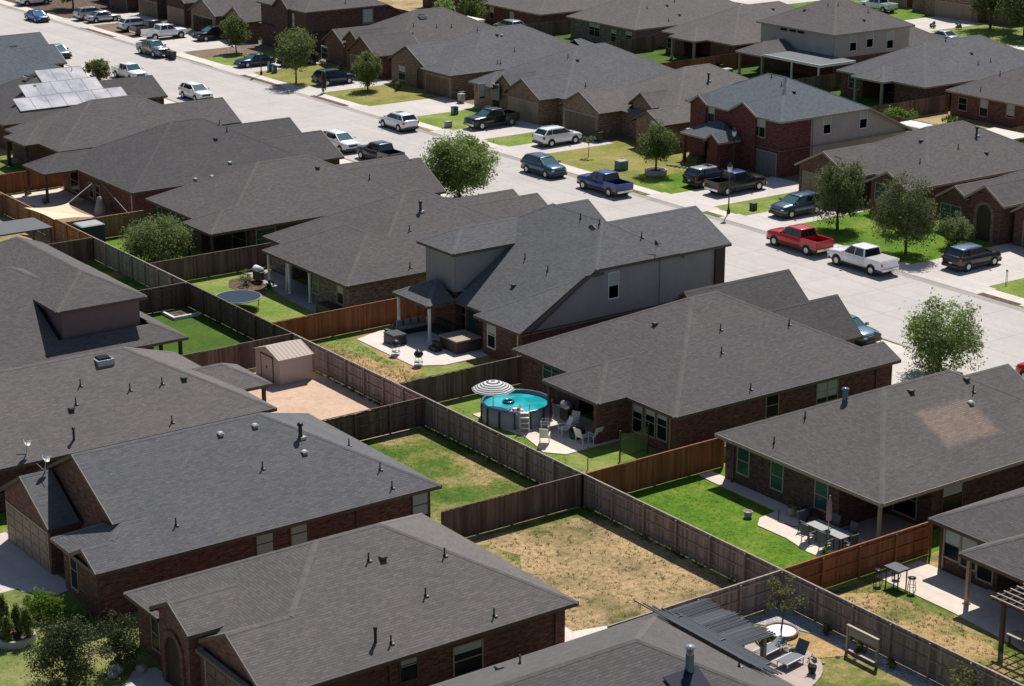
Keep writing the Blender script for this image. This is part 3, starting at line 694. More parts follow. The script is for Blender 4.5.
house('N3', 'house with a long dark roof above the cream shade sail', [
    B(71.0, 89.6, 153.45, 169.1, walls=[(71.4, 89.2, 153.9, 168.7)]), B(67.85, 78, 164.4, 169.1, walls=[]),
    B(84, 95.2, 166.9, 171.4, sides='SN', p=.5), B(84, 92.9, 155.3, 163.2, sides='SN', p=.45)], 'roof_dark', 'brick_red', 'trim_brown')
house('N2', 'brown roofed house just in front of the solar panels', [
    B(72.7, 90, 172.4, 185), B(71.25, 78, 176.8, 181.8, walls=[]), B(84, 93, 174.9, 182.4, sides='SN', p=.5)], 'roof_brown', 'brick_dark', 'trim_brown')
house('N1', 'dark roofed house carrying the rows of solar panels', [
    B(73.4, 90.5, 187.0, 201.4), B(84, 93.4, 191.8, 198.6, sides='SN', p=.5)], 'roof_dark', 'brick_dark', 'trim_brown')
house('N0', 'blue grey roofed two storey house at the upper left edge', [
    B(74, 91, 203.2, 222), B(84, 93.4, 217.3, 224, sides='SN', p=.5), B(72, 87.1, 216.2, 223, sides='WESN', ze=5.4, p=.5, wm=1), B(84, 95.5, 226, 233, sides='SN', p=.5), B(74, 91, 222.5, 238)], 'roof_blue', 'brick_dark', 'trim_grey', 'siding_brown')
# rear row (backyards towards the right), fronts look out of the picture on the left
house('R1', 'mauve sided two storey house at the left edge', [
    B(32, 56.2, 114.2, 131, walls=[(32.4, 53.9, 114.6, 130.6)]), B(48, 54.25, 115.85, 132.6, sides='WESN', ze=5.4, p=.5, wm=1)], 'roof_brown', 'brick_dark', 'trim_brown', 'siding_mauve')
house('R2', 'wide brown roofed house with a skylight and two satellite dishes', [
    B(30, 54.0, 98.65, 111.7), B(49, 56.0, 102.75, 107.2, sides='ESN', walls=[])], 'roof_tan', 'brick_dark', 'trim_brown')
house('R3', 'grey roofed brick house with the tan garage door at the left edge', [
    B(39.3, 55.0, 82.85, 96.7, sides='ESN'), B(35.4, 46, 82.86, 88.2, sides='WSN'), B(35.35, 40, 82.87, 85.9, sides='SN', p=.5, ze=2.7),
    B(37.45, 47, 85.3, 94.26, sides='SN', ze=3.925, p=.5), B(35.75, 39.5, 89.3, 95.9, sides='SN', p=.54)], 'roof_grey', 'brick_red', 'trim_brown')
house('R4', 'tan brown roofed brick house with an arched entrance at bottom left', [
    B(35.55, 52.0, 67.1, 80.2), B(35.7, 44, 67.11, 73.8, sides='SN'), B(35.2, 42, 73.0, 76.7, sides='SN', ze=3.4, p=.5)], 'roof_tan', 'brick_red', 'trim_brown')
house('R5', 'brown roofed house with the tall metal flue at the bottom edge', [
    B(26, 54.3, 49, 64.1, sides={'W': (2.7, .5), 'E': (2.7, .5), 'S': (2.7, .5), 'N': (2.7, .5)}), B(33, 46.5, 49.5, 62.0, ze=3.45, p=.5, sides='ESN')], 'roof_brown', 'brick_dark', 'trim_brown')
# across the street (fronts towards us)
house('F9', 'brick house at the right edge beyond the dark hatchback', [
    B(126, 143, 82, 97.5), B(124.5, 132, 83, 92, sides='SN', p=.5)], 'roof_brown', 'brick_dark', 'trim_tan')
house('F8', 'brick house with tall arched entry beside the dark parked hatchback', [
    B(127, 143, 98.4, 113.6), B(125.3, 132, 109.4, 113.4, sides='SN', p=.6), B(124.9, 131, 105.7, 109.9, sides='SN', ze=3.3, p=.65), B(125.8, 133, 98.4, 105.9, sides='SN', p=.62)], 'roof_brown', 'brick_red', 'trim_tan')
house('F7', 'brown roofed brick house behind the red and white pickups', [
    B(127, 145, 115.9, 129.2, sides='WESN'), B(124.1, 131, 122.2, 129.19, sides='SN', p=.5), B(124.6, 132, 115.91, 120.8, sides='SN', p=.5)], 'roof_brown', 'brick_red', 'trim_tan')
house('F6', 'two storey red brick house with blue grey roof and beige side', [
    B(126.8, 144.1, 134.0, 147.6, sides={'W': (5.4, .5), 'S': (5.4, .5), 'N': (5.4, .5), 'E': (2.7, .47)}, walls=[(127.2, 131.0, 134.4, 147.2)]),
    B(130, 144.1, 134.0, 147.6, sides={'W': (7.0, .5), 'S': (5.4, .5), 'N': (5.4, .5), 'E': (2.7, .47)}, wm=1, wz=.4, walls=[(131.0, 143.7, 134.41, 147.19)]),
    B(126.7, 129.5, 144.2, 146.8, sides='SN', ze=5.4, p=.62), B(126.7, 129.5, 137.2, 141.2, sides='SN', ze=5.4, p=.55),
    B(124.4, 127.6, 139.4, 145.3, sides='WSN', ze=2.9, p=.5, walls=[]), B(123.9, 127.4, 139.2, 141.3, sides='SN', ze=2.9, p=.7)], 'roof_blue', 'brick_maroon', 'trim_tan', 'siding_beige')
house('F5', 'brown roofed brick house with the white suv in its drive', [
    B(127, 145.5, 149.2, 164.4), B(124.2, 131, 157.6, 164.41, sides='SN', p=.5), B(125.3, 133, 149.21, 153.8, sides='SN', p=.5),
    B(127.6, 134, 153.5, 157.2, sides='SN', ze=3.5, p=.7), B(144, 148.5, 152, 158, sides='ESN', walls=[])], 'roof_tan', 'brick_tan', 'trim_brown')
house('F4b', 'grey roofed house with a bay window beside the black pickup', [
    B(126, 145, 165.9, 181.2), B(123.6, 131, 166.9, 173.4, sides='SN', p=.55), B(124.4, 130, 173.2, 176, sides='SN', ze=3.2, p=.7), B(123.8, 129, 175.9, 180.2, sides='WSN', p=.55)], 'roof_grey', 'brick_tan', 'trim_brown')
house('F4', 'grey roofed house with arched brick entry and brown garage door', [
    B(126.5, 146, 184.2, 198.4), B(124.1, 131, 184.21, 190.2, sides='WSN'), B(124.9, 131, 190.6, 198.3, sides='SN', p=.5), B(145, 149, 186, 192, sides='ESN', walls=[])], 'roof_grey', 'brick_tan', 'trim_brown')
house('F3', 'brown roofed brick house with twin gables behind the round street trees', [
    B(127, 146, 199.8, 214.6), B(124.1, 131, 199.81, 206.3, sides='SN', p=.62), B(125.6, 132, 206, 209.6, sides='SN', ze=3.4, p=.7), B(125.6, 132, 209.3, 214.5, sides='SN', p=.6)], 'roof_brown', 'brick_red', 'trim_brown')
house('F2', 'two storey dark brick house above the parked dark sedan', [
    B(125.7, 143, 218.6, 231, sides={'W': (5.5, .5), 'S': (5.5, .5), 'N': (5.5, .5), 'E': (2.9, .5)}), B(125.4, 130, 222.4, 226.5, sides='SN', ze=5.5, p=.7)], 'roof_brown', 'brick_dark', 'trim_brown')
house('F1', 'brick house with an open garage beside the white pickup', [
    B(127, 146, 232.1, 247), B(123.9, 131, 239, 246.9, sides='SN', p=.5), B(124.5, 131, 232.11, 238.2, sides='SN', p=.55)], 'roof_brown', 'brick_tan', 'trim_brown')
house('F0', 'brick house with tan garage door at the top left', [
    B(127, 145, 249, 264.5, ze=3.0), B(124.6, 131, 257.5, 264.4, sides='SN', p=.6, ze=3.2), B(124.6, 131, 249.2, 255.5, sides='SN', p=.6, ze=3.2)], 'roof_brown', 'brick_dark', 'trim_brown')
house('F00', 'brown house at the top left corner behind the silver cars', [B(126, 145, 266.5, 281, ze=3.0), B(124.5, 131, 267, 274, sides='SN', p=.6, ze=3.0)], 'roof_brown', 'brick_dark', 'trim_brown')
# next row back, seen from behind
house('G6', 'brick house at the upper right edge with a small square window', [B(162.3, 184, 130, 146.4)], 'roof_brown', 'brick_red', 'trim_tan')
house('G5', 'grey roofed house with a white post patio at upper right', [B(161.55, 184, 148.7, 162.1, walls=[(166, 183.6, 149.1, 161.7), (161.95, 166.2, 158.3, 161.7), (161.95, 166.2, 149.1, 153.5)]), B(160.1, 168, 153.5, 158.4, walls=[])], 'roof_grey', 'brick_red', 'trim_tan')
house('G4', 'beige two storey house with a white flat patio cover', [
    B(166.7, 180, 167.9, 181.2, ze=5.4, wm=1), B(178, 187.5, 169, 177, ze=2.7), B(161.1, 167.5, 173.9, 178.6, sides='WSN', walls=[])], 'roof_brown', 'brick_red', 'trim_tan', 'siding_beige')
house('G3', 'brown roofed house with a green glass patio door, top centre', [
    B(163.75, 184, 181.8, 195.4, walls=[(167, 183.6, 182.2, 195), (164.15, 167, 182.2, 186.5), (164.15, 167, 191.5, 195)]), B(161.7, 170, 186.7, 191.6, walls=[])], 'roof_tan', 'brick_red', 'trim_tan')
house('G2', 'large brown roofed house at the top centre', [B(161.6, 184, 198.1, 212.4)], 'roof_tan', 'brick_grey', 'trim_tan')
house('G1', 'brick house beyond the red fence at the top centre', [B(159.7, 180, 215.6, 229.5)], 'roof_tan', 'brick_red', 'trim_tan')
house('G0', 'dark roofed house at the top left of the far row', [B(161, 182, 233, 247)], 'roof_brown', 'brick_dark', 'trim_tan')
house('H1', 'tan brick house with a wide garage door at the top right', [B(216, 232, 184, 203), B(214.6, 222, 188.5, 199, sides='SN', p=.5)], 'roof_brown', 'brick_tan', 'trim_tan')
house('H2', 'brick house behind the far white pickup', [B(219.5, 236, 204, 220), B(217.5, 226, 204.5, 211, sides='SN')], 'roof_brown', 'brick_red', 'trim_tan')
house('H0', 'far house with a dark roof hidden behind the top right trees', [B(217, 236, 160, 182)], 'roof_brown', 'brick_dark', 'trim_tan')
house('H3', 'furthest house at the top of the picture', [B(217, 236, 222, 238)], 'roof_brown', 'brick_dark', 'trim_tan')
# ---------------------------------------------------------------- windows, doors, posts, roof fittings
def wc(key, i, side):
    b = HOUSE[key][1][i]; o = b.ov+.004*i; x0, x1, y0, y1 = b.r
    return {'W': x0+b.ovx+.004*i, 'E': x1-b.ovx-.004*i, 'S': y0+o, 'N': y1-o}[side]
for px, py in [(952.4, 544.5), (969, 553), (985.5, 566)]: win_px('N9', 'W', 72.95, px, py, .95, 1.5, frame='trim_tan', blind=.5)
for px, py in [(743.6, 461), (777.3, 476), (821.6, 495.5)]: win_px('N8', 'W', 72.4, px, py, .9, 1.5, frame='trim_tan', glass='glass_green', blind=0)
win_px('N8', 'W', 76.2, 905, 508, 1.6, 1.9, blind=0); win_px('N8', 'S', 67.85, 952, 497, 1.5, 1.5, blind=.4, frame='trim_brown'); win_px('N8', 'S', 70.9, 915, 512, 1.8, 2.0, blind=0)
for px, py in [(637.9, 418.7), (650.4, 422), (662.4, 426)]: win_px('N7', 'W', 72.27, px, py, .82, 1.65, frame='trim_tan', blind=.25)
win_px('N7', 'W', 72.27, 552, 372, 1.7, 1.2, frame='trim_tan', glass='glass_green', blind=0, mull=1)
win_px('N7', 'S', 84.17, 827, 390, 1.7, 1.4, frame='trim_tan', mull=1, blind=.8); win_px('N7', 'S', 84.17, 772, 405, .95, 1.4, blind=0)
win_px('N7', 'W', 75.2, 600, 392, 2.2, 2.1, frame='trim_brown', blind=0)
win_px('N6', 'W', 74.55, 491.8, 335, .85, 1.7, frame='trim_white', blind=.45)
win_px('N6', 'S', 102.5, 613.3, 285, .8, 1.75, frame='trim_white', blind=.5)
win_px('N6', 'W', 76.0, 473, 319, .9, 2.1, frame='trim_brown', glass='glass_green', blind=0); win_px('N6', 'W', 76.0, 462, 314, .9, 2.1, frame='trim_tan', blind=0)
MB().box(91.15, 92.02, 102.35, 110.2, 0, 5.9).build('corner_brickwork', 'siding_brown', HOUSE['N6'][0])
win_px('N5', 'W', 71.2, 315.7, 283, .8, 1.5, frame='trim_tan', glass='glass_green', blind=0); win_px('N5', 'W', 71.2, 340.5, 293, .8, 1.5, frame='trim_tan', blind=.5)
win_px('N5', 'W', 75.6, 300, 268, 2.4, 2.1, blind=0, frame='trim_brown')
win_px('N4', 'S', 137.6, 266, 238, 1.7, 1.5, frame='trim_tan', glass='glass_green', blind=0); win_px('N4', 'W', 71.5, 174, 219, .8, 1.6, frame='trim_tan', glass='glass_green', blind=0)
win_px('N4', 'W', 71.5, 160, 213, .8, 1.6, frame='trim_tan', glass='glass_green', blind=0); win_px('N4', 'W', 73.5, 240, 246, 2.2, 2.0, blind=0)
win_px('N3', 'W', 71.4, 91.5, 190, .8, 1.3, blind=0); win_px('N3', 'W', 71.4, 98, 193, .8, 1.3, blind=0); win_px('N3', 'W', 71.4, 75, 182, 1.8, 2, blind=0)
win_px('R4', 'S', 67.52, 408.5, 664, .85, 1.5, blind=.55, frame='trim_brown'); win_px('R4', 'S', 67.52, 467.9, 658, 1.5, 1.4, blind=.25)
for px, py in [(264.8, 543), (299, 533), (420.2, 504.5)]: win_px('R3', 'S', 83.27, px, py, .95, 1.5, blind=.9, frame='trim_brown')
win_px('R4', 'W', 35.97, 160, 637, 1.5, 1.5, frame='trim_tan', mull=1, blind=0)
for px, py in [(74.7, 570), (87.8, 586)]: win_px('R3', 'W', 35.78, px, py, .75, 1.9, frame='trim_tan', blind=.15)
win_px('F6', 'W', 127.2, 711.5, 113.5, .85, 1.6, frame='trim_tan', blind=.5); win_px('F6', 'W', 127.2, 759.3, 126.5, 1.6, 1.8, frame='trim_tan', mull=1, blind=.5)
for px, py in [(827, 124.3), (863.3, 118.8)]: win_px('F6', 'S', 134.41, px, py, .9, 1.7, frame='trim_white', blind=.5)
for px, py in [(853, 42.5), (869.7, 38.8), (890, 40)]: win_px('G4', 'S', wc('G4', 0, 'S'), px, py, 1.0, 1.9, frame='trim_white', blind=.5)
for px, py in [(784, 28.5), (793, 30), (801, 31.5)]: win_px('G4', 'W', wc('G4', 0, 'W'), px, py, 1.0, .3, frame='trim_brown', blind=0)
win_px('G5', 'W', 161.95, 854, 82, 1.6, 1.4, glass='glass_green', blind=0); win_px('G5', 'W', 166, 893, 92, 2.4, 1.9, blind=0, mull=1)
win_px('G6', 'W', wc('G6', 0, 'W'), 962.8, 104, 1.1, 1.3, blind=0); win_px('G6', 'W', wc('G6', 0, 'W'), 984, 108, 1.0, 1.7, blind=.5); win_px('G6', 'W', wc('G6', 0, 'W'), 1010.7, 110, 1.0, 1.5, blind=.9)
win_px('G3', 'W', 167, 717, 50, 2.2, 2.0, frame='trim_white', glass='glass_green', blind=0, mull=1); win_px('G3', 'W', 164.15, 671, 43, 1.3, 1.3, blind=0)
for px, py, w_ in [(594.7, 30, 2.2), (613.8, 36, 1.0), (629, 38, 1.2)]: win_px('G2', 'W', wc('G2', 0, 'W'), px, py, w_, 1.6, mull=1 if w_ > 2 else 0, blind=.3)
for px, py in [(492, 12.5), (512, 18)]: win_px('G1', 'W', wc('G1', 0, 'W'), px, py, .9, 1.6, blind=.5)
win_px('F2', 'S', wc('F2', 0, 'S'), 367.8, 16.2, 1.4, 1.7, blind=.95)
for px, py in [(280.5, 15), (293.6, 20.5)]: win_px('F2', 'W', wc('F2', 0, 'W'), px, py, .6, 1.8, blind=.95, frame='trim_brown')
win_px('F4', 'W', wc('F4', 2, 'W'), 402.3, 73, 1.4, 1.6, blind=.4); win_px('F7', 'W', wc('F7', 2, 'W'), 882.4, 192.4, 1.6, 1.4, glass='glass_green', blind=0)
win_px('F8', 'W', wc('F8', 1, 'W'), 950.5, 213.5, 2.1, 1.4, glass='glass_green', blind=0, mull=1); win_px('F4b', 'W', wc('F4b', 3, 'W'), 495.5, 92, 1.3, 1.5, glass='glass_green', blind=0); win_px('F4b', 'S', wc('F4b', 3, 'S'), 482, 91, .7, 1.5, blind=.9)
win_px('F5', 'W', wc('F5', 2, 'W'), 655, 128, 1.2, 1.4, blind=.3); win_px('F3', 'W', wc('F3', 3, 'W'), 325, 56, 1.5, 1.5, blind=.1)
win_px('F1', 'W', wc('F1', 2, 'W'), 217, 30, 1.2, 1.8, blind=0)
for k, x, y0, y1, m_ in [('F9', 126.4, 84, 89, 'door_brown'), ('F8', wc('F8', 3, 'W'), 99.2, 104.4, 'door_brown'), ('F7', wc('F7', 1, 'W'), 123.1, 128.2, 'door_tan'), ('F6', 127.2, 134.9, 139.0, 'door_grey'),
                        ('F5', wc('F5', 1, 'W'), 158.4, 163.6, 'door_brown'), ('F4b', wc('F4b', 1, 'W'), 167.6, 172.6, 'door_tan'), ('F4', wc('F4', 1, 'W'), 184.9, 189.8, 'door_brown'), ('F3', wc('F3', 1, 'W'), 200.5, 205.7, 'door_brown'),
                        ('F1', wc('F1', 1, 'W'), 240.2, 245.8, 'glass_dark'), ('F2', wc('F2', 0, 'W'), 219.4, 222, 'door_brown'), ('F0', wc('F0', 1, 'W'), 258.2, 263.6, 'door_brown'), ('F0', wc('F0', 2, 'W'), 250, 254.8, 'door_tan'),  # open garage: its dark glass face is painted shade of the inside
                        ('F00', wc('F00', 1, 'W'), 267.6, 273, 'door_brown'), ('R3', wc('R3', 4, 'W'), 90.0, 95.2, 'door_tan'), ('R4', wc('R4', 1, 'W'), 67.9, 72.8, 'door_brown'), ('H1', wc('H1', 1, 'W'), 190.2, 196.6, 'door_tan'), ('H2', wc('H2', 1, 'W'), 205, 210, 'door_tan')]:
    garage(k, x, y0, y1, mat=m_)
arch_door('F4', wc('F4', 2, 'W'), 191.7); arch_door('F8', wc('F8', 2, 'W'), 107.8, 1.5, 3.0); arch_door('R4', wc('R4', 2, 'W'), 74.9, 1.5, 2.55, trim='brick_red'); arch_door('F3', wc('F3', 2, 'W'), 207.8, 1.3, 2.4)
arch_door('F6', 124.3, 140.25, 1.2, 2.3, trim='brick_maroon'); arch_door('F5', wc('F5', 3, 'W'), 155.3, 1.4, 2.9)
MB().box(124.32, 124.9, 139.5, 141.0, 0, 2.85).build('porch_pier', 'brick_maroon', HOUSE['F6'][0]); post('F6', 124.7, 145.0, 2.75, .25, 'brick_maroon')
# porch posts
post('N9', 70.75, 60.35, 2.6, .18, 'wood_tan'); post('N8', 72.2, 67.75, 2.6, .16, 'trim_tan')
post('N7', 70.0, 93.4, 2.6, .2, 'post_brown'); post('N7', 70.0, 88.7, 2.6, .28, 'brick_red')
post('N6', 73.0, 111.2, 2.6, .16, 'white_paint'); post('N6', 73.0, 115.1, 2.6, .16, 'white_paint')
for y in (130.3, 127.2, 124.2): post('N5', 71.1, y, 2.6, .14, 'white_paint')
for y in (127.35,):
    mb = MB(); n = 8
    for k in range(n): mb.bar((71.12+.03*(k % 2), y+k*.055, 2.5), (71.12+.03*((k+1) % 2), y+.35+k*.012, .15), .06, .03)
    mb.build('porch_curtain', 'cloth_white', HOUSE['N5'][0])
for x, y in ((70.1, 137.5), (70.1, 141.6)): post('N4', x, y, 2.6, .2, 'post_brown')
for x, y in ((68.15, 164.75), (68.15, 168.8)): post('N3', x, y, 2.6, .2, 'post_brown')
post('N2', 71.5, 177.1, 2.6, .3, 'brick_dark'); post('N2', 71.5, 181.5, 2.6, .3, 'brick_dark')
for y in (114.6, 117.5): post('R1', 55.8, y, 2.6, .2, 'post_brown')
post('R2', 55.6, 103.1, 2.6, .2, 'post_brown'); post('R2', 55.6, 106.9, 2.6, .2, 'post_brown')
for y in (154.0, 158.0): post('G5', 160.5, y, 2.6, .25, 'trim_tan')
for y in (187.1, 191.2): post('G3', 162.0, y, 2.6, .25, 'trim_tan')
for y in (174.3, 178.2): post('G4', 161.5, y, 2.6, .25, 'trim_tan')
post('F3', 126, 209.5, 2.6, .3, 'brick_red')
V = {
 'R2': [('sky', 103, 360.5), ('pipe', 80.5, 387), ('pipe', 130, 391), ('pipe', 162, 384), ('turtle', 184, 379.5), ('pipe', 76, 405.5), ('turtle', 71.5, 410.5), ('stack', 74, 440), ('pipe', 172, 423), ('dish', 26, 455)],
 'R3': [('cap', 220.5, 435), ('cap', 255, 426.5), ('flue', 300.5, 438), ('cap', 304.5, 453.5), ('pipe', 262.5, 469.5), ('pipe', 392, 489), ('pipe', 349, 446), ('pipe', 176, 526), ('dish', 45, 471.5), ('pipe', 380, 470)],
 'R4': [('pipe', 368.5, 561), ('turtle', 383, 560), ('pipe', 444.5, 556), ('pipe', 425.5, 596.5), ('pipe', 494, 617), ('stack', 375.5, 643), ('pipe', 391, 644)],
 'R5': [('pipe', 520, 664), ('turtle', 499, 669.5), ('pipe', 739, 667)],
 'R1': [], 'N8': [('pipe', 805, 418), ('pipe', 774, 443.5), ('turtle', 911, 393), ('pipe', 973, 393), ('cap', 970.5, 404), ('turtle', 966.5, 381), ('blueflue', 845, 399)],
 'N7': [('turtle', 655, 325), ('pipe', 720.5, 331), ('pipe', 721.5, 353), ('pipe', 750.5, 390), ('pipe', 789, 325)],
 'N6': [('pipe', 580.5, 219), ('pipe', 599.5, 225), ('pipe', 641.5, 238), ('dishb', 655, 256), ('pipe', 525, 259), ('pipe', 547.5, 272), ('turtle', 513.5, 287)],
 'N5': [('flue', 420.5, 212), ('pipe', 409.5, 231), ('pipe', 410, 267.5)],
 'N4': [('turtle', 317.5, 168.5), ('pipe', 369.5, 179.5), ('pipe', 271, 159)],
 'N3': [('turtle', 212, 117.5), ('pipe', 219.5, 125), ('pipe', 227, 131.5), ('turtle', 215.5, 139.5), ('cap', 230, 164), ('pipe', 313, 116), ('cap', 195.5, 180), ('cap', 212, 177.5), ('pipe', 163.5, 123)],
 'N2': [('turtle', 156, 98.5)], 'N1': [('sky', 29.5, 77.5), ('turtle', 34.5, 87), ('pipe', 72, 72.5)],
 'F6': [('pipe', 771.5, 78), ('pipe', 781.5, 86), ('turtle', 794, 92.5)],
 'F7': [('turtle', 921, 142), ('pipe', 958, 149), ('turtle', 986.5, 153.5), ('pipe', 920, 163), ('flue', 976.5, 135.5)],
 'F5': [('flue', 708.5, 81), ('turtle', 614, 84.5), ('pipe', 650.5, 77)], 'F4b': [('turtle', 577.5, 60.5), ('pipe', 585.5, 87), ('pipe', 568, 58)],
 'F4': [('turtle', 497, 36), ('cap', 501.5, 36), ('pipe', 477.5, 31), ('pipe', 497.5, 64), ('pipe', 500.5, 64), ('turtle', 458, 34), ('pipe', 514.5, 51)],
 'F3': [('sky', 421.5, 17), ('pipe', 413.5, 26.5), ('pipe', 436.5, 28), ('pipe', 451.5, 28), ('turtle', 412, 34)],
 'F2': [('pipe', 345.5, 4)],
 'G5': [('turtle', 971.5, 53.5), ('pipe', 978, 65), ('pipe', 990.5, 62), ('pipe', 945.5, 41)], 'G6': [('flue', 1021, 64), ('pipe', 1000, 75.5), ('pipe', 980.5, 91)],
 'G4': [('pipe', 828, 5.5), ('pipe', 838, 5.5), ('pipe', 868, 12.5), ('turtle', 864, 20.5), ('turtle', 804.5, 10.5)],
 'G2': [('pipe', 647, 8.5), ('turtle', 667, 6), ('pipe', 668.5, 21.5), ('turtle', 679.5, 15), ('pipe', 674.5, 2)], 'G3': [('turtle', 773, 9.5)],
}
for k, l in V.items():
    for kind, px, py in l: vent(k, px, py, kind)
# tall metal flue of the bottom house
p = on_roof('R5', 689.5, 671) or (50, 57, 5)
fm = MB().lathe([(.22, -.3), (.2, .12), (.17, .22), (.17, .7)], p, 16).build('flue_base', 'p_flue', HOUSE['R5'][0])
fm = MB().lathe([(.15, .69), (.15, .98), (.2, .99), (.2, 1.07), (.0, 1.12)], p, 16).build('flue_cap', 'galv', HOUSE['R5'][0])
# white flat patio covers
MB().box(161.4, 166.95, 164.6, 173.8, 2.75, 2.88).build('patio_cover', 'cover_grey', HOUSE['G4'][0]); MB().box(161.28, 161.38, 164.5, 173.8, 2.6, 2.9).box(161.38, 166.9, 164.45, 164.55, 2.6, 2.9).build('cover_edge', 'white_paint', HOUSE['G4'][0])  # dark grey top has the shade cast by the house painted in
for y in (164.9, 169.3): post('G4', 161.5, y, 2.75, .16, 'white_paint')
def cover(key, x0, x1, y0, y1, z, mat, label, posts='white_paint', tilt=0):
    t = thing('patio_cover', label, 'patio cover', ((x0+x1)/2, (y0+y1)/2, 0)); cx, cy = (x0+x1)/2, (y0+y1)/2
    mb = MB(); mb.box(x0-cx, x1-cx, y0-cy, y1-cy, z, z+.12)
    if tilt:
        mb.v = [(a, b, c-tilt*(a/(x1-x0)+.5)*-1) for a, b, c in mb.v]
    mb.build('cover_roof', mat, t)
    for a in (x0+.15, x1-.15):
        for b in (y0+.15, y1-.15): MB().box(a-.08-cx, a+.08-cx, b-.08-cy, b+.08-cy, 0, z-.003).build('cover_post', posts, t)
cover(None, 147.4, 151.5, 216.6, 220.6, 2.5, 'white_paint', 'flat white patio cover by the red fence at the top centre')
cover(None, 147.5, 151.6, 125.4, 130.2, 2.45, 'walk', 'flat cream patio cover behind the brown roof at the right edge')
cover(None, 54.5, 61.2, 147.3, 151.2, 2.35, 'cover_grey', 'flat grey patio cover by the left edge fences', 'post_brown')
# black slatted sun screens on the bottom house and its pergola
# solar panels on N1
plain('solar_frame', (.42, .42, .44), .8, spec=.1)
m, t, b = newmat('solar', .6, 0, (.30, .31, .36), .06)
v = along_vec(t); sp = N(t, 'ShaderNodeSeparateXYZ'); L(t, v, sp.inputs[0])
a1 = math_n(t, 'GREATER_THAN', math_n(t, 'FRACT', math_n(t, 'DIVIDE', sp.outputs[0], .84)), .95)
a2 = math_n(t, 'GREATER_THAN', math_n(t, 'FRACT', math_n(t, 'DIVIDE', sp.outputs[1], .47)), .94)
g_ = noise(t, pos(t), .5, 2)
cc = mixc(t, math_n(t, 'MAXIMUM', a1, a2), ramp(t, g_.outputs[0], [(.35, (.36, .37, .42)), (.65, (.66, .62, .65))]), (.50, .50, .52)); L(t, cc, b.inputs['Base Color']); M['solar'] = m  # pale tone puts the glint of the sky into the panel colour
ROWN = ['first', 'second', 'third', 'fourth', 'fifth', 'sixth', 'seventh', 'eighth', 'ninth', 'tenth', 'eleventh']
PW, PL = 1.66, 2.1
base = on_roof('N1', 11, 102.5) or (76, 190, 4.5)
def pt(u, v, h, ang=math.atan(.5)): c, s_ = math.cos(ang), math.sin(ang); return (u, v*c-h*s_, v*s_+h*c)
def col_of(x, y, z):
    v = Vector((x, y, z-H_CAM)); return 512+F_PX*v.dot(RT)/v.dot(FW)
for r_, (px, n, nm) in enumerate([(-16, 11, 'lowest'), (6, 10, 'second lowest'), (38, 4, 'second highest'), (42, 3, 'topmost')]):
    y = base[1]+(r_-1)*PL*math.cos(math.atan(.5))*1.005; z = 2.7+.5*(y-187.0)
    lo_, hi_ = 40.0, 100.0
    for _ in range(40):
        md = (lo_+hi_)/2
        if col_of(md, y, z) < px: lo_ = md
        else: hi_ = md
    x0 = lo_+PW/2
    for k in range(n):
        x = x0+k*(PW+.02); z = roof_z('N1', x, y)
        if abs(z-(2.7+.5*(y-187.0))) > .05: continue
        t_ = thing('solar_panel', f'solar panel with painted sky glint, {ROWN[k]} from the left in the {nm} row', 'solar panel', (x, y, z), 0, 'solar panels on the dark roof')
        g = MB(); w_, l_ = PW/2-.03, PL/2-.03
        vs = [pt(u, v, h) for h in (.08, .118) for u, v in ((-w_, -l_), (w_, -l_), (w_, l_), (-w_, l_))]
        g.add(vs, [(0, 3, 2, 1), (4, 5, 6, 7), (0, 1, 5, 4), (1, 2, 6, 5), (2, 3, 7, 6), (3, 0, 4, 7)]); g.build('panel_glass', 'solar', t_)
        f = MB(); W_, L_ = PW/2, PL/2
        for (u0, u1, v0, v1) in ((-W_, W_, -L_, -l_), (-W_, W_, l_, L_), (-W_, -w_, -l_, l_), (w_, W_, -l_, l_)):
            vs = [pt(u, v, h) for h in (.0, .13) for u, v in ((u0, v0), (u1, v0), (u1, v1), (u0, v1))]
            f.add(vs, [(0, 3, 2, 1), (4, 5, 6, 7), (0, 1, 5, 4), (1, 2, 6, 5), (2, 3, 7, 6), (3, 0, 4, 7)])
        f.build('panel_frame', 'solar_frame', t_)
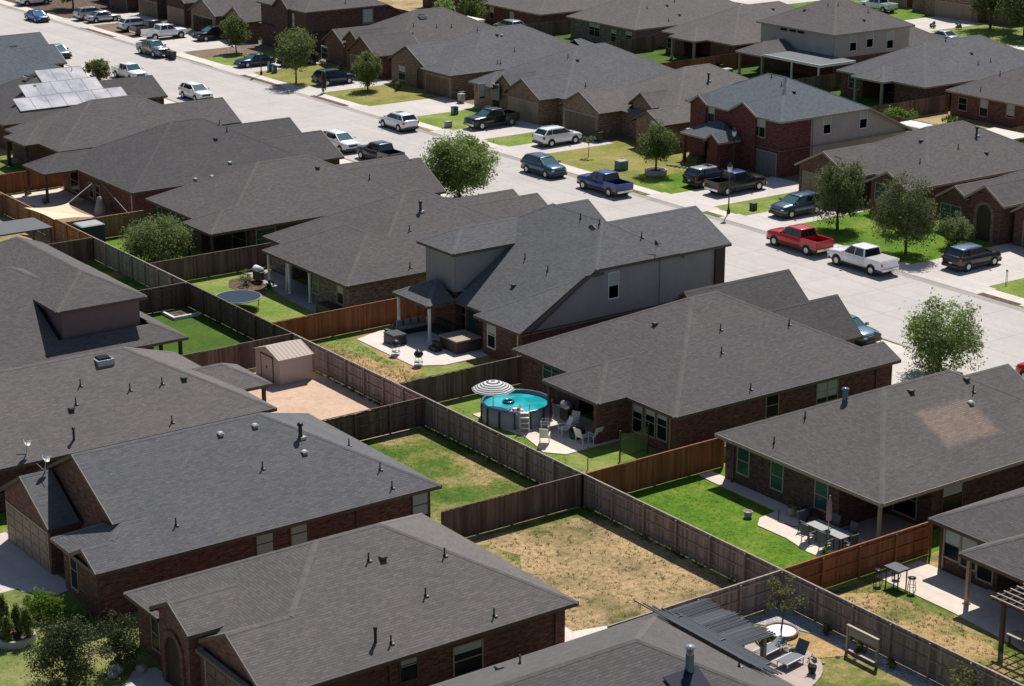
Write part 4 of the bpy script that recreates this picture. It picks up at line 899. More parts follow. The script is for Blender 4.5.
# ---------------------------------------------------------------- fences
def fence(label, p0, p1, mat, h=1.83, side=1, step=2.44, far=False):
    """side: which side (left of p0->p1 is +1) carries posts and rails"""
    t = thing('wooden_fence', label, 'fence', (p0[0], p0[1], 0), 0, 'wooden yard fences')
    d = Vector((p1[0]-p0[0], p1[1]-p0[1], 0)); Ln = d.length; d.normalize(); nrm = Vector((-d.y, d.x, 0))*side
    rnd = random.Random(hash(label) % 1000 if 0 else int(abs(p0[0]*7+p0[1]*13+p1[1])))
    mb = MB(); w = .145 if not far else .29; n = int(Ln/w); off_ = 0
    for k in range(n):
        s = k*Ln/n; e = s+Ln/n-.006; 
        if k % 17 == 0: off_ = rnd.uniform(-.03, .02)
        hh = h+off_+rnd.uniform(-.014, .014); o = rnd.uniform(0, .008)
        a = d*s-nrm*(.01+o); b = d*e-nrm*(.01+o); th = nrm*-.018
        vs = [a, b, b+th, a+th]; vs = vs+[v+Vector((0, 0, hh)) for v in vs]
        vs = [(v.x, v.y, v.z+.03 if i < 4 else v.z) for i, v in enumerate(vs)]
        mb.add(vs, [(0, 3, 2, 1), (4, 5, 6, 7), (0, 1, 5, 4), (1, 2, 6, 5), (2, 3, 7, 6), (3, 0, 4, 7)])
    mb.build('fence_pickets', mat, t)
    if far: return t
    rb = MB()
    for z in (.3, .95, 1.6):
        a = nrm*.022; rb.bar((a.x, a.y, z), (a.x+d.x*Ln, a.y+d.y*Ln, z), .04, .09)
    rb.bar((0, 0, h+.03), (d.x*Ln, d.y*Ln, h+.03), .09, .03)
    rb.build('fence_rails', mat, t)
    k = 0; m_ = max(1, round(Ln/step))
    for k in range(m_+1):
        c = d*(Ln*k/m_)+nrm*.09
        MB().box(c.x-.045, c.x+.045, c.y-.045, c.y+.045, 0, h-.03).build('fence_post', mat, t)
    return t
XB = 63.42
for y0, y1, m_, l in [(22, 65.62, 'fence_old', 'grey weathered back fence beside the loungers and potted bench at bottom right'),
                     (65.62, 81.45, 'fence_old', 'grey weathered fence between the dry yard and the bright green lawn'),
                     (81.45, 97.25, 'fence_old', 'grey weathered fence in front of the round pool'),
                     (97.25, 113.25, 'fence_old', 'grey weathered fence behind the tan shed yard'),
                     (113.25, 128.65, 'fence_dark', 'dark fence in front of the trampoline'),
                     (128.65, 144.65, 'fence_old', 'pale weathered fence in front of the flowering shrub'),
                     (144.65, 170.1, 'fence_new', 'orange brown fence in front of the cream shade sail')]:
    fence(l, (XB, y0), (XB, y1), m_, side=1)
for y, x0, x1, m_, l, sd in [(65.65, 52.6, 63.3, 'fence_old', 'weathered side fence behind the black pergola roof', -1), (81.5, 54.2, 63.3, 'fence_dark', 'brown side fence between the patchy lawn and the dry yard', 1),
                         (97.25, 53.6, 63.3, 'fence_dark', 'dark side fence between the shed yard and the patchy lawn', -1), (113.25, 54.3, 63.3, 'fence_dark', 'reddish weathered fence behind the tan garden shed', 1),
                         (128.65, 55.0, 63.3, 'fence_dark', 'dark fence behind the white planter at the dark green lawn', -1), (144.65, 56.5, 63.3, 'fence_dark', 'brown side fence near the flat grey patio cover', 1), (162.9, 55, 63.3, 'fence_new', 'orange brown side fence at the left edge', 1)]:
    fence(l, (x0, y), (x1, y), m_, side=sd)
for y, x0, x1, m_, l, sd in [(65.7, 63.55, 73.8, 'fence_red', 'red brown fence beside the bar table', -1), (81.42, 63.55, 73.6, 'fence_red', 'red brown fence between the pool yard and the bright lawn', 1),
                         (100.35, 63.55, 75.4, 'fence_dark', 'dark brown fence behind the pool and striped parasol', 1), (116.25, 63.55, 78, 'fence_red', 'red brown fence behind the covered sofa patio', 1),
                         (134.95, 63.55, 76, 'fence_dark', 'dark fence below the porch with the teal window', 1), (150.42, 63.55, 72.0, 'fence_new', 'short honey brown fence left of the flowering shrub', -1), (170.1, 58, 72, 'fence_red', 'orange fence behind the shade sail posts', 1)]:
    fence(l, (x0, y), (x1, y), m_, side=sd)
for y0, y1, m_, l in [(80, 131.5, 'fence_dark', 'far brown fence behind the brown roofs at right'), (131.5, 165, 'fence_dark', 'far dark fence behind the blue grey roofed house'), (165, 199, 'fence_red', 'far red fence running behind the grey roofs at top centre'), (199, 232, 'fence_red', 'far red fence by the white patio cover'), (232, 290, 'fence_dark', 'far brown fence at the top left')]:
    fence(l, (150.66, y0), (150.66, y1), m_, side=1, far=True)
for y, l in [(131.5, 'far side fence beside the small square window'), (147.4, 'far side fence under the white post patio'), (164.1, 'far side fence beside the white flat cover'), (181.1, 'far side fence behind the black grill'), (197, 'far side fence below the brown roofs at top centre'), (214.4, 'far side fence right of the double windows'), (231.2, 'far side fence at the top left')]:
    fence(l, (150.8, y), (164, y), 'fence_dark' if y != 181.1 else 'fence_red', side=1, far=True)
for y, l in [(115, 'far fence between the two right hand brick houses'), (131.4, 'far fence beside the bushes behind the brown roof'), (148.4, 'far fence left of the blue grey roof'), (165.1, 'far fence behind the tan roof'), (182.6, 'far red fence between grey roofs'), (199, 'far fence behind the skylight roof'), (217, 'far fence right of the dark two storey house')]:
    fence(l, (143.5, y), (150.6, y), 'fence_red' if y > 160 else 'fence_dark', side=1, far=True)

# dark navy sheet lying on the roof beside the flue
q = [on_roof('R5', px, py, .06) for px, py in ((663, 680), (697, 668), (712, 690), (680, 700))]
if all(q):
    dp = thing('solar_panel', 'dark navy sheet lying on the roof beside the tall flue', 'solar panel', q[0]); o0 = Vector(q[0])
    plain('navy', (.012, .018, .04), .4, spec=.2)
    MB().loft([[tuple(Vector(p)-o0) for p in q], [tuple(Vector(p)-o0+Vector((0, 0, .05))) for p in q]], smooth=False).build('panel', 'navy', dp)

def downspout(key, x, y, z1, mat='trim_brown'):
    MB().box(x-.04, x+.04, y-.035, y+.035, .15, z1).box(x-.16, x+.02, y-.035, y+.035, .05, .13).build('downspout', mat, HOUSE[key][0])
for k, x, y, z1, m_ in [('N7', 72.2, 84.6, 2.5, 'trim_tan'), ('N7', 88.6, 84.1, 2.5, 'trim_brown'), ('N5', 80.0, 118.75, 2.5, 'trim_brown'), ('N8', 72.33, 79.2, 2.5, 'trim_brown'), ('N6', 74.5, 102.9, 2.4, 'white_paint'), ('N6', 86.2, 102.42, 5.8, 'siding_grey'), ('R4', 51.0, 67.45, 2.5, 'trim_brown'), ('R3', 50, 83.2, 2.5, 'trim_brown'),
                        ('R4', 42.0, 67.45, 2.5, 'trim_brown'), ('N9', 72.88, 63.9, 2.5, 'trim_tan'), ('F6', 131.2, 134.33, 5.2, 'trim_tan'), ('R2', 53.7, 99.0, 2.5, 'trim_brown'), ('N3', 71.32, 154.3, 2.5, 'trim_white')]:
    downspout(k, x, y, z1, m_)
# ---------------------------------------------------------------- trees and shrubs
def crown(c, r, n, size, seed, mat, parent, clumps=None, flat=.6, name='crown', hollow=.25, shape='round'):
    rnd = random.Random(seed); clumps = clumps or max(14, min(90, n//90)); mb = MB(); cl = []
    for k in range(clumps):
        while True:
            p = Vector((rnd.uniform(-1, 1), rnd.uniform(-1, 1), rnd.uniform(-1, 1)))
            if hollow < p.length < 1: break
        if shape == 'cone':
            q = (1-(p.z+1)/2)**.8; p = Vector((p.x*max(.12, q), p.y*max(.12, q), p.z))
        s = rnd.uniform(.13, .30); th_ = math.atan2(p.y, p.x)
        wob = 1+.13*math.sin(2*th_+seed)+.10*math.sin(3*th_+seed*2.3+p.z*2)+.09*math.sin(4*p.z+seed)
        cl.append((p*.84*wob, s))
    for k in range(n):
        p, s = cl[rnd.randrange(clumps)]
        while True:
            q = Vector((rnd.uniform(-1, 1), rnd.uniform(-1, 1), rnd.uniform(-1, 1)))
            if q.length < 1: break
        w = p+q*s*(1.15 if rnd.random() > .12 else 1.9)
        pos_ = Vector((c[0]+w.x*r[0], c[1]+w.y*r[1], c[2]+w.z*r[2]))
        nrm = Vector((rnd.gauss(0, 1)+w.x, rnd.gauss(0, 1)+w.y, rnd.gauss(0, 1)+flat+w.z*.5)).normalized()
        a = nrm.orthogonal().normalized(); b = nrm.cross(a); th = rnd.uniform(0, 6.28)
        a, b = a*math.cos(th)+b*math.sin(th), b*math.cos(th)-a*math.sin(th)
        l = size*rnd.uniform(.6, 1.35); ww = l*rnd.uniform(.4, .65)
        mb.face([pos_-a*l*.5, pos_+b*ww*.5+nrm*l*.06, pos_+a*l*.5, pos_-b*ww*.5+nrm*l*.06])
    return mb.build(name, mat, parent)
def trunk(h, r, parent, cr, cz, seed, limbs=6):
    rnd = random.Random(seed); mb = MB(); bend = (rnd.uniform(-.1, .1), rnd.uniform(-.1, .1))
    mb.tube((0, 0, -.1), (bend[0], bend[1], h), r*1.25, r*.85, 8); mb.tube((bend[0], bend[1], h-.02), (bend[0]*1.5, bend[1]*1.5, cz+.3*cr[2]), r*.85, r*.25, 6)
    for k in range(limbs):
        a = 6.28*k/limbs+rnd.uniform(-.4, .4); z0 = h*rnd.uniform(.85, 1.25)
        q = (bend[0]+cr[0]*.65*math.cos(a), bend[1]+cr[1]*.65*math.sin(a), cz+cr[2]*rnd.uniform(-.2, .45)); p = (bend[0], bend[1], z0)
        mid = tuple((p[i]+q[i])/2+(.12 if i == 2 else 0) for i in range(3))
        mb.tube(p, mid, r*.5, r*.32, 5); mb.tube(mid, q, r*.32, r*.1, 5)
    return mb.build('trunk', 'bark', parent)
def tree(label, x, y, z, cz, cr, n, size, seed, mat='leaf_mid', th=None, tr=.1, cat='tree', name='tree', group='street and yard trees', shape='round', clumps=None, hollow=.25):
    t = thing(name, label, cat, (x, y, z), 0, group)
    trunk(th or max(.4, cz-cr[2]*.8), tr, t, cr, cz, seed)
    crown((0, 0, cz), cr, n, size, seed, mat, t, clumps, shape=shape, hollow=hollow); return t
tree('big bright green tree at the near kerb beside the dark pickup', 98.4, 144.7, 0, 3.1, (3.5, 3.5, 3.0), 24000, .22, 1, 'leaf_bright', .8, .13, clumps=110)
tree('rounded green tree growing in a white ring planter', 119.0, 142.4, .3, 2.65, (1.85, 1.85, 1.95), 8500, .18, 2, 'leaf_mid', 1.1, .09)
tree('tall dark green tree behind the red pickup', 118.1, 117.5, 0, 3.5, (2.45, 2.45, 3.1), 15000, .17, 3, 'leaf_dark', 1.2, .11)
tree('dark spreading tree on the lawn above the white pickup', 116.8, 108.5, 0, 3.4, (2.8, 2.8, 2.8), 16500, .17, 4, 'leaf_dark', 1.4, .1)
tree('loose leafy tree standing against the pale street near the right edge', 96.4, 86.0, 0, 2.5, (2.8, 2.8, 2.7), 12500, .19, 5, 'leaf_bright', .5, .12, clumps=90)
tree('wide green tree with a slim trunk left of the dark suv', 115.5, 203.4, 0, 4.1, (2.5, 2.5, 2.6), 9000, .22, 6, 'leaf_mid', 2.0, .09)
tree('small bushy tree casting a round shadow on a dry lawn', 119.9, 194.8, 0, 2.6, (1.8, 1.8, 2.1), 7000, .2, 7, 'leaf_mid', 1.0, .08, shape='round')
tree('green street tree between the white pickup and the dark sedan', 120.0, 226.2, 0, 2.8, (1.8, 1.8, 2.1), 6500, .22, 8, 'leaf_mid', 1.1, .08)
tree('pale treetop showing above the dark roof near the white pickup', 95.5, 213.5, 0, 2.3, (1.8, 1.8, 1.5), 3600, .24, 9, 'leaf_olive', .8, .08)
tree('dark leafy tree at the top left behind the blue car', 119.5, 274.5, 0, 3.8, (3.2, 3.2, 3.0), 6500, .32, 10, 'leaf_dark', 1.6, .12)
tree('second dark tree at the top left corner', 118.5, 283.5, 0, 3.8, (2.8, 2.8, 2.8), 3000, .34, 11, 'leaf_dark', 1.6, .12)
tree('dense green tree at the left edge above the orange fence', 62.8, 173.8, 0, 3.2, (3.2, 3.2, 3.1), 11000, .24, 12, 'leaf_dark', 1.0, .12)
tree('shadowy tree in the top right corner, nearest the edge', 210.6, 177.0, 0, 5.0, (4.3, 4.3, 4.0), 8500, .38, 13, 'leaf_dark', 2.0, .16)
tree('shadowy tree in the top right corner beside the tan garage', 212.6, 184.6, 0, 5.2, (4.0, 4.0, 3.9), 8000, .38, 14, 'leaf_dark', 2.0, .16)
tree('olive tree on the lawn at the bottom left', 31.6, 78.0, 0, 1.7, (1.85, 1.85, 1.7), 14000, .11, 15, 'leaf_deep', .4, .07, clumps=80)
tree('smaller olive tree beside the shaded path at bottom left', 34.3, 78.2, 0, 1.45, (1.1, 1.1, 1.3), 6000, .10, 16, 'leaf_deep', .4, .05)
tree('dark tree behind the dark roofs at the top centre', 163.5, 236.5, 0, 3.5, (3.6, 3.6, 3.2), 3000, .4, 17, 'leaf_dark', 1, .14)
tree('yellow green bush tree above the skylight roof', 151.8, 226.5, 0, 2.4, (2.2, 2.2, 1.9), 2400, .3, 18, 'leaf_bright', .8, .1)
tree('dark green bush tree beside the white patio cover', 156.3, 226.0, 0, 2.9, (2.3, 2.3, 2.5), 2400, .3, 19, 'leaf_mid', .8, .1)
tree('tiny sapling on the lawn beside the white suv', 118.4, 151.9, 0, 1.75, (.6, .6, .55), 300, .2, 20, 'leaf_olive', 1.2, .03)
tree('slim upright young conifer beside the walk left of the dry lawn', 114.9, 196.1, 0, 1.6, (.45, .45, 1.6), 900, .2, 21, 'leaf_dark', .3, .04, shape='cone')
tree('thin young tree in the round ring by the loungers', 61.2, 63.3, 0, 2.2, (1.0, 1.0, .95), 900, .12, 22, 'leaf_olive', 1.2, .04)
tree('sparse dry sapling against the grey fence at the bottom right', 62.6, 53.3, 0, 1.5, (.8, .8, 1.2), 420, .13, 23, 'leaf_olive', .5, .04)
def shrub(label, x, y, r, n, size, seed, mat, z=0, name='shrub', cat='shrub', group='shrubs and garden plants', h=None, shape='round', clumps=None):
    t = thing(name, label, cat, (x, y, z), 0, group); h = h or r
    rnd = random.Random(seed); mb = MB()
    for k in range(5):
        a = 6.28*k/5+rnd.uniform(0, 1); mb.tube((0, 0, 0), (r*.45*math.cos(a), r*.45*math.sin(a), h*1.1), .05*max(r, .5), .02, 5)
    mb.build('stem', 'bark', t)
    crown((0, 0, h*.97), (r, r, h), n, size, seed, mat, t, clumps, hollow=.45, shape=shape, name='foliage'); return t
shrub('very wide flowering shrub leaning over the pale fence', 66.6, 140.1, 3.1, 17000, .19, 31, 'leaf_flower', h=2.0, clumps=130)
shrub('round brownish shrub left of the arched entry', 121.9, 107.9, 1.5, 5000, .16, 32, 'leaf_flower', h=1.35)
shrub('dark rounded shrub between the two front lawn trees', 121.6, 113.6, 1.5, 2000, .2, 33, 'leaf_dark', h=1.4)
shrub('bright green bush behind the brown roof at upper right', 152.5, 143.8, 2.0, 2600, .26, 34, 'leaf_hedge', h=1.25)
shrub('yellow flowering bush right of the bright green bush', 156.2, 140.0, .9, 700, .24, 35, 'leaf_hedge', h=.9)
shrub('pale olive bush at the upper right edge', 152.0, 126.5, 1.9, 2400, .26, 36, 'leaf_olive', h=1.3)
for k, (x, y, r) in enumerate([(33.5, 85.4, .85), (33.95, 84.2, .75), (34.6, 83.4, .5)]):
    shrub('clipped bright green hedge ball, ' + ('largest and leftmost of the three', 'middle one of the three', 'smallest one nearest the brick corner')[k], x, y, r, 4500, .09, 40+k, 'leaf_hedge', h=(.8, .68, .5)[k], group='clipped hedge balls')
for k, (x, y) in enumerate([(31.2, 84.3), (31.7, 83.9), (31.9, 83.2), (31.0, 83.4)]):
    shrub('upright dark conifer in the brick ring at the left edge, ' + ('tallest one', 'second from the left', 'rightmost one', 'lowest front one')[k], x, y, .5, 3200, .1, 45+k, 'leaf_mid', z=.25, h=(1.1, .85, .8, .7)[k], shape='cone', group='conifers in the ring', name='conifer', cat='conifer')
for k, (x, y, r, m_, l) in enumerate([(36.3, 86.3, .5, 'leaf_dark', 'dark shrub against the brick wall by the tall windows'), (35.0, 82.2, .45, 'leaf_dark', 'dark shrub at the brick corner by the olive tree'), (35.0, 80.6, .5, 'leaf_dark', 'dark shrub between the two brick houses'),
      (69.6, 131.3, .7, 'leaf_flower', 'orange tinged shrub in the mulch bed by the porch'), (70.6, 129.4, .35, 'leaf_dark', 'small dark shrub at the tip of the mulch bed'), (125.0, 143.0, .6, 'leaf_dark', 'dark shrub by the porch of the red brick house'),
      (124.0, 213.4, .8, 'leaf_mid', 'green shrub beside the dark two storey house'), (123.6, 112.6, .7, 'leaf_hedge', 'yellow green shrub under the front lawn tree'), (122.4, 174.5, .55, 'leaf_flower', 'small shrub in the stone bed by the bay window'), (122.6, 192.8, .5, 'leaf_mid', 'small shrub near the arched brick entry'), (123.8, 207.6, .5, 'leaf_flower', 'small shrub in front of the twin gables'),
      (59.9, 62.9, .3, 'leaf_hedge', 'small leafy plant beside the left lounger'), (60.0, 61.0, .3, 'leaf_mid', 'spiky plant behind the folded lounger'), (62.7, 59.6, .35, 'leaf_dark', 'dark plant behind the wooden frame'), (62.85, 61.9, .3, 'leaf_olive', 'olive plant on the gravel left of the wooden frame'), (62.8, 57.6, .28, 'leaf_mid', 'low plant right of the wooden frame'), (62.75, 51.9, .5, 'leaf_olive', 'dry plant on the gravel near the bottom edge'),
      (69.3, 68.6, .3, 'leaf_hedge', 'small plant beside the patio table'), (208.5, 186.6, .5, 'leaf_flower', 'flower clump by the tan garage drive at top right'), (206.5, 189.3, .45, 'leaf_mid', 'low shrub on the top right lawn')]):
    shrub(l, x, y, r, 500, .12 if x < 80 else .2, 60+k, m_)
# ---------------------------------------------------------------- vehicles
def paint(name, c, metal=.3, rough=.28):
    m, t, b = newmat(name, rough, metal, c if not isinstance(c, str) else S2L(c), .5)
    b.inputs['Coat Weight'].default_value = .6; b.inputs['Coat Roughness'].default_value = .06
    n = noise(t, pos(t), 2.5, 4); cc = c if not isinstance(c, str) else S2L(c)
    L(t, ramp(t, n.outputs[0], [(.3, [x*.9 for x in cc[:3]]), (.7, [min(1, x*1.05) for x in cc[:3]])]), b.inputs['Base Color'])
    M[name] = m; return name
for n_, c_, mt in [('p_white', (.88, .89, .91), 0), ('p_silver', (.5, .52, .54), .5), ('p_red', (.5, .008, .02), .1), ('p_blue', (.012, .045, .20), .3), ('p_brightblue', (.01, .11, .42), .3), ('p_teal', (.02, .075, .14), .4), ('p_navy', (.012, .03, .075), .4), ('p_black', (.012, .013, .017), .3), ('p_grey', (.16, .19, .22), .5), ('p_darkgrey', (.045, .05, .06), .5), ('p_brown', (.07, .045, .04), .4), ('p_steel', (.13, .20, .28), .5), ('p_steeldark', (.06, .10, .15), .4)]:
    paint(n_, c_, mt)
plain('tyre', (.018, .018, .018), .9); plain('rim', (.5, .5, .52), .3, .7, vary=0); plain('rim_dark', (.06, .06, .065), .4, .5, vary=0); plain('lamp_red', (.42, .012, .012), .25, vary=0); plain('lamp_clear', (.75, .76, .78), .15, vary=0); plain('chrome', (.65, .66, .68), .2, .9, vary=0)
m, t, b = newmat('car_glass', .05, 0, (.012, .02, .024), 1.0); M['car_glass'] = m
m, t, b = newmat('windscreen', .05, 0, (.05, .13, .14), 1.0); M['windscreen'] = m
def vehicle(kind, pm, label, x, y, rz, z=None, roofm=None, cover=None, rims='rim', sunroof=False):
    z = (ZR if 99 < x < 112.6 else .012) if z is None else z
    nm = {'pickup': 'pickup_truck', 'suv': 'parked_suv', 'sedan': 'parked_car'}[kind]
    t = thing(nm, label, {'pickup': 'pickup truck', 'suv': 'suv', 'sedan': 'car'}[kind], (x, y, z), rz, 'parked vehicles'); roofm = roofm or pm
    P = {'pickup': dict(L=5.85, w=1.0, zl=.42, belt=1.24, hood=1.2, roof=1.9, ws=(1.35, .62), rear=(-1.05, -.92), wb=(1.9, -1.85), wr=.41),
         'suv': dict(L=4.9, w=.97, zl=.3, belt=1.2, hood=1.1, roof=1.74, ws=(1.2, .35), rear=(-2.3, -1.85), wb=(1.5, -1.45), wr=.37),
         'sedan': dict(L=4.85, w=.92, zl=.24, belt=.93, hood=.9, roof=1.45, ws=(1.0, .2), rear=(-1.75, -1.0), wb=(1.45, -1.4), wr=.34)}[kind]
    Lh = P['L']/2; w = P['w']; zl = P['zl']; be = P['belt']; ho = P['hood']
    def ring(xx, ww, z0, z1, cr=.03):
        zm = z0+(z1-z0)*.55
        h = [(ww*.88, z0), (ww*.985, z0+.1), (ww, zm), (ww*.975, z1-.1), (ww*.9, z1-.015), (ww*.55, z1+cr)]
        return [(xx, a, b) for a, b in h]+[(xx, -a, b) for a, b in h[::-1]]
    mb = MB()
    if kind == 'pickup':
        st = [(Lh, .84, zl+.12, ho-.24), (Lh-.06, .93, zl+.02, ho-.1), (Lh-.3, .98, zl, ho-.03), (Lh-.9, 1, zl, ho+.01), (P['ws'][0]+.05, 1, zl, ho+.05), (P['ws'][0]-.3, 1, zl, be), (P['rear'][0], 1, zl, be)]
        mb.loft([ring(a, w*b_, c, d) for a, b_, c, d in st])
        rx = P['rear'][0]-.03
        mb.loft([ring(rx, w*.99, zl, .78), ring(-Lh+.05, w*.98, zl+.08, .78)])
        for s in (-1, 1):
            mb.box(-Lh+.02, rx, s*(w-.10), s*(w-.005), .6, be+.02); mb.box(-Lh+.0, rx, s*(w-.15), s*(w-.02), be+.02, be+.05)
        mb.box(-Lh-.005, -Lh+.08, -w*.93, w*.93, .62, be+.03); mb.box(rx-.04, rx, -w*.93, w*.93, .62, be+.03)
    else:
        rb = -Lh
        st = [(Lh, .72, zl+.14, ho-.3), (Lh-.07, .88, zl+.03, ho-.17), (Lh-.3, .97, zl, ho-.07), (Lh-.8, 1, zl, ho), (P['ws'][0]+.05, 1, zl, ho+.03), (P['ws'][0]-.3, 1, zl, be), (-.6, 1, zl, be+.01)]
        if kind == 'suv': st += [(rb+.35, .99, zl, be+.02), (rb+.08, .93, zl+.05, be-.02), (rb, .86, zl+.12, be-.12)]
        else: st += [(-1.5, 1, zl, be+.02), (rb+.3, .97, zl+.02, be-.02), (rb+.06, .88, zl+.08, be-.08), (rb, .76, zl+.16, be-.2)]
        mb.loft([ring(a, w*b_, c, d) for a, b_, c, d in st])
    mb.build('body', pm, t, merge=False)
    # cabin
    (fx0, fx1), (rx0, rx1) = P['ws'], P['rear']; zr = P['roof']; wb_, wt = w*.93, w*.76
    g = MB(); zb = be-.03
    lo = [(fx0, wb_*.9), (fx0-.28, wb_), (rx0+.1, wb_), (rx0, wb_*.9)]; hi = [(fx1, wt*.92), (fx1-.2, wt), (rx1+.08, wt), (rx1, wt*.92)]
    def quad(mb, A, Bq, C, D): mb.face([A, Bq, C, D], 0)
    zt = zr-.07
    for s in (-1, 1):
        for k in range(3):
            a, b_ = lo[k], lo[k+1]; c, d = hi[k+1], hi[k]
            f = [(a[0], s*a[1], zb), (b_[0], s*b_[1], zb), (c[0], s*c[1], zt), (d[0], s*d[1], zt)]
            g.face(f if s < 0 else f[::-1])
    g.face([(rx0, -lo[3][1], zb), (rx0, lo[3][1], zb), (rx1, hi[3][1], zt), (rx1, -hi[3][1], zt)][::-1])
    g.build('window', 'car_glass', t)
    MB().face([(fx0+.01, -lo[0][1], zb), (fx0+.01, lo[0][1], zb), (fx1+.01, hi[0][1], zt), (fx1+.01, -hi[0][1], zt)]).build('windscreen', 'windscreen', t)
    r = MB()
    def rr(k, z, cr=0): return [((fx1+.04)*1-(1-k)*.3, -wt*.86*k, z), ((fx1-.25), -(wt+.02)*k, z), ((rx1+.15), -(wt+.02)*k, z), ((rx1-.05)+(1-k)*.3, -wt*.86*k, z), ((rx1-.05)+(1-k)*.3, wt*.86*k, z), ((rx1+.15), (wt+.02)*k, z), ((fx1-.25), (wt+.02)*k, z), ((fx1+.04)*1-(1-k)*.3, wt*.86*k, z)]
    r.loft([rr(1, zt-.01), rr(1.0, zt+.035), rr(.9, zr-.01), rr(.5, zr+.02)]); r.build('roof', roofm, t)
    p = MB()
    for s in (-1, 1):
        p.bar((fx0-.02, s*lo[0][1]*1.02, zb), (fx1, s*hi[0][1]*1.03, zt), .05, .05)
        p.bar((rx0+.05, s*lo[2][1]*1.0, zb), (rx1+.05, s*hi[2][1]*1.02, zt), .14 if kind != 'suv' else .1, .1)
        xm = (fx0+rx0)/2-.1 if kind != 'suv' else -.15
        if kind == 'pickup': p.bar((xm, s*(wb_+.012), zb), (xm-.03, s*(wt+.012), zt), .04, .06)
        if kind == 'suv': p.bar((-1.35, s*(wb_+.012), zb), (-1.2, s*(wt+.012), zt), .04, .14); p.bar((fx1-.3, s*(wt-.06), zr+.04), (rx1+.3, s*(wt-.06), zr+.04), .035, .03)
        p.bar((fx0-.25, s*(wb_+.01), zb+.02), (rx0+.05, s*(wb_+.01), zb+.02), .03, .06)
    p.build('window_pillars', pm, t)
    if sunroof: MB().box(fx1-.9, fx1-.25, -.4, .4, zr+.005, zr+.035).build('sunroof', 'car_glass', t)
    sk = MB(); sk.box(-Lh+.06, Lh-.08, -w*.965, w*.965, zl-.04, zl+.14); sk.build('sill', 'dark_plastic', t)
    # wheels
    for sx in P['wb']:
        for s in (-1, 1):
            a = MB(); a.tube((sx, s*(w-.22), P['wr']+.02), (sx, s*(w+.006), P['wr']+.02), P['wr']+.09, n=18); a.build('wheel_arch', 'dark_plastic', t)
            wl = MB(); wl.tube((sx, s*(w-.26), P['wr']), (sx, s*(w+.025), P['wr']), P['wr'], n=20, smooth=False); wo = wl.build('wheel', 'tyre', t)
            ri = MB(); ri.tube((sx, s*(w-.1), P['wr']), (sx, s*(w+.036), P['wr']), P['wr']*.64, P['wr']*.58, n=14); ri.build('rim', rims, wo)
    ft = st[0][3]
    for s in (-1, 1):
        MB().box(Lh-.24, Lh-.005, s*w*.6, s*w*.88, ho-.34, ho-.24).build('headlight', 'lamp_clear', t)
        MB().box(-Lh-.012, -Lh+.2, s*(w*.84), s*(w*.99), be-.36, be-.12).build('taillight', 'lamp_red', t)
        MB().box(fx0-.3, fx0-.12, s*(w+.0), s*(w+.2), be-.02, be+.15).build('mirror', pm, t)
    MB().box(Lh-.12, Lh+.015, -w*.5, w*.5, ho-.42, ho-.2).build('grille', 'dark_plastic', t)
    bm_ = 'chrome' if kind == 'pickup' else 'dark_plastic'
    MB().box(Lh-.2, Lh+.07, -w*.86, w*.86, zl+.02, zl+.22).build('bumper', bm_, t); MB().box(-Lh-.1, -Lh+.1, -w*.86, w*.86, zl+.06, zl+.24).build('bumper', bm_, t)
    MB().box(-Lh-.02-.1*(kind == 'pickup'), -Lh+.0, -.16, .16, zl+.3 if kind != 'pickup' else zl+.12, zl+.42 if kind != 'pickup' else zl+.22).build('number_plate', 'white_paint', t)
    if kind == 'pickup':
        if cover: MB().box(-Lh+.06, P['rear'][0]-.04, -w*.88, w*.88, be-.02, be+.06).build('bed_cover', cover, t)
        else: MB().box(-Lh+.08, P['rear'][0]-.08, -w*.88, w*.88, .78, .80).build('bed_floor', 'dark_plastic', t)
    return t
PX, NX, PY, NY = 0, math.pi, math.pi/2, -math.pi/2
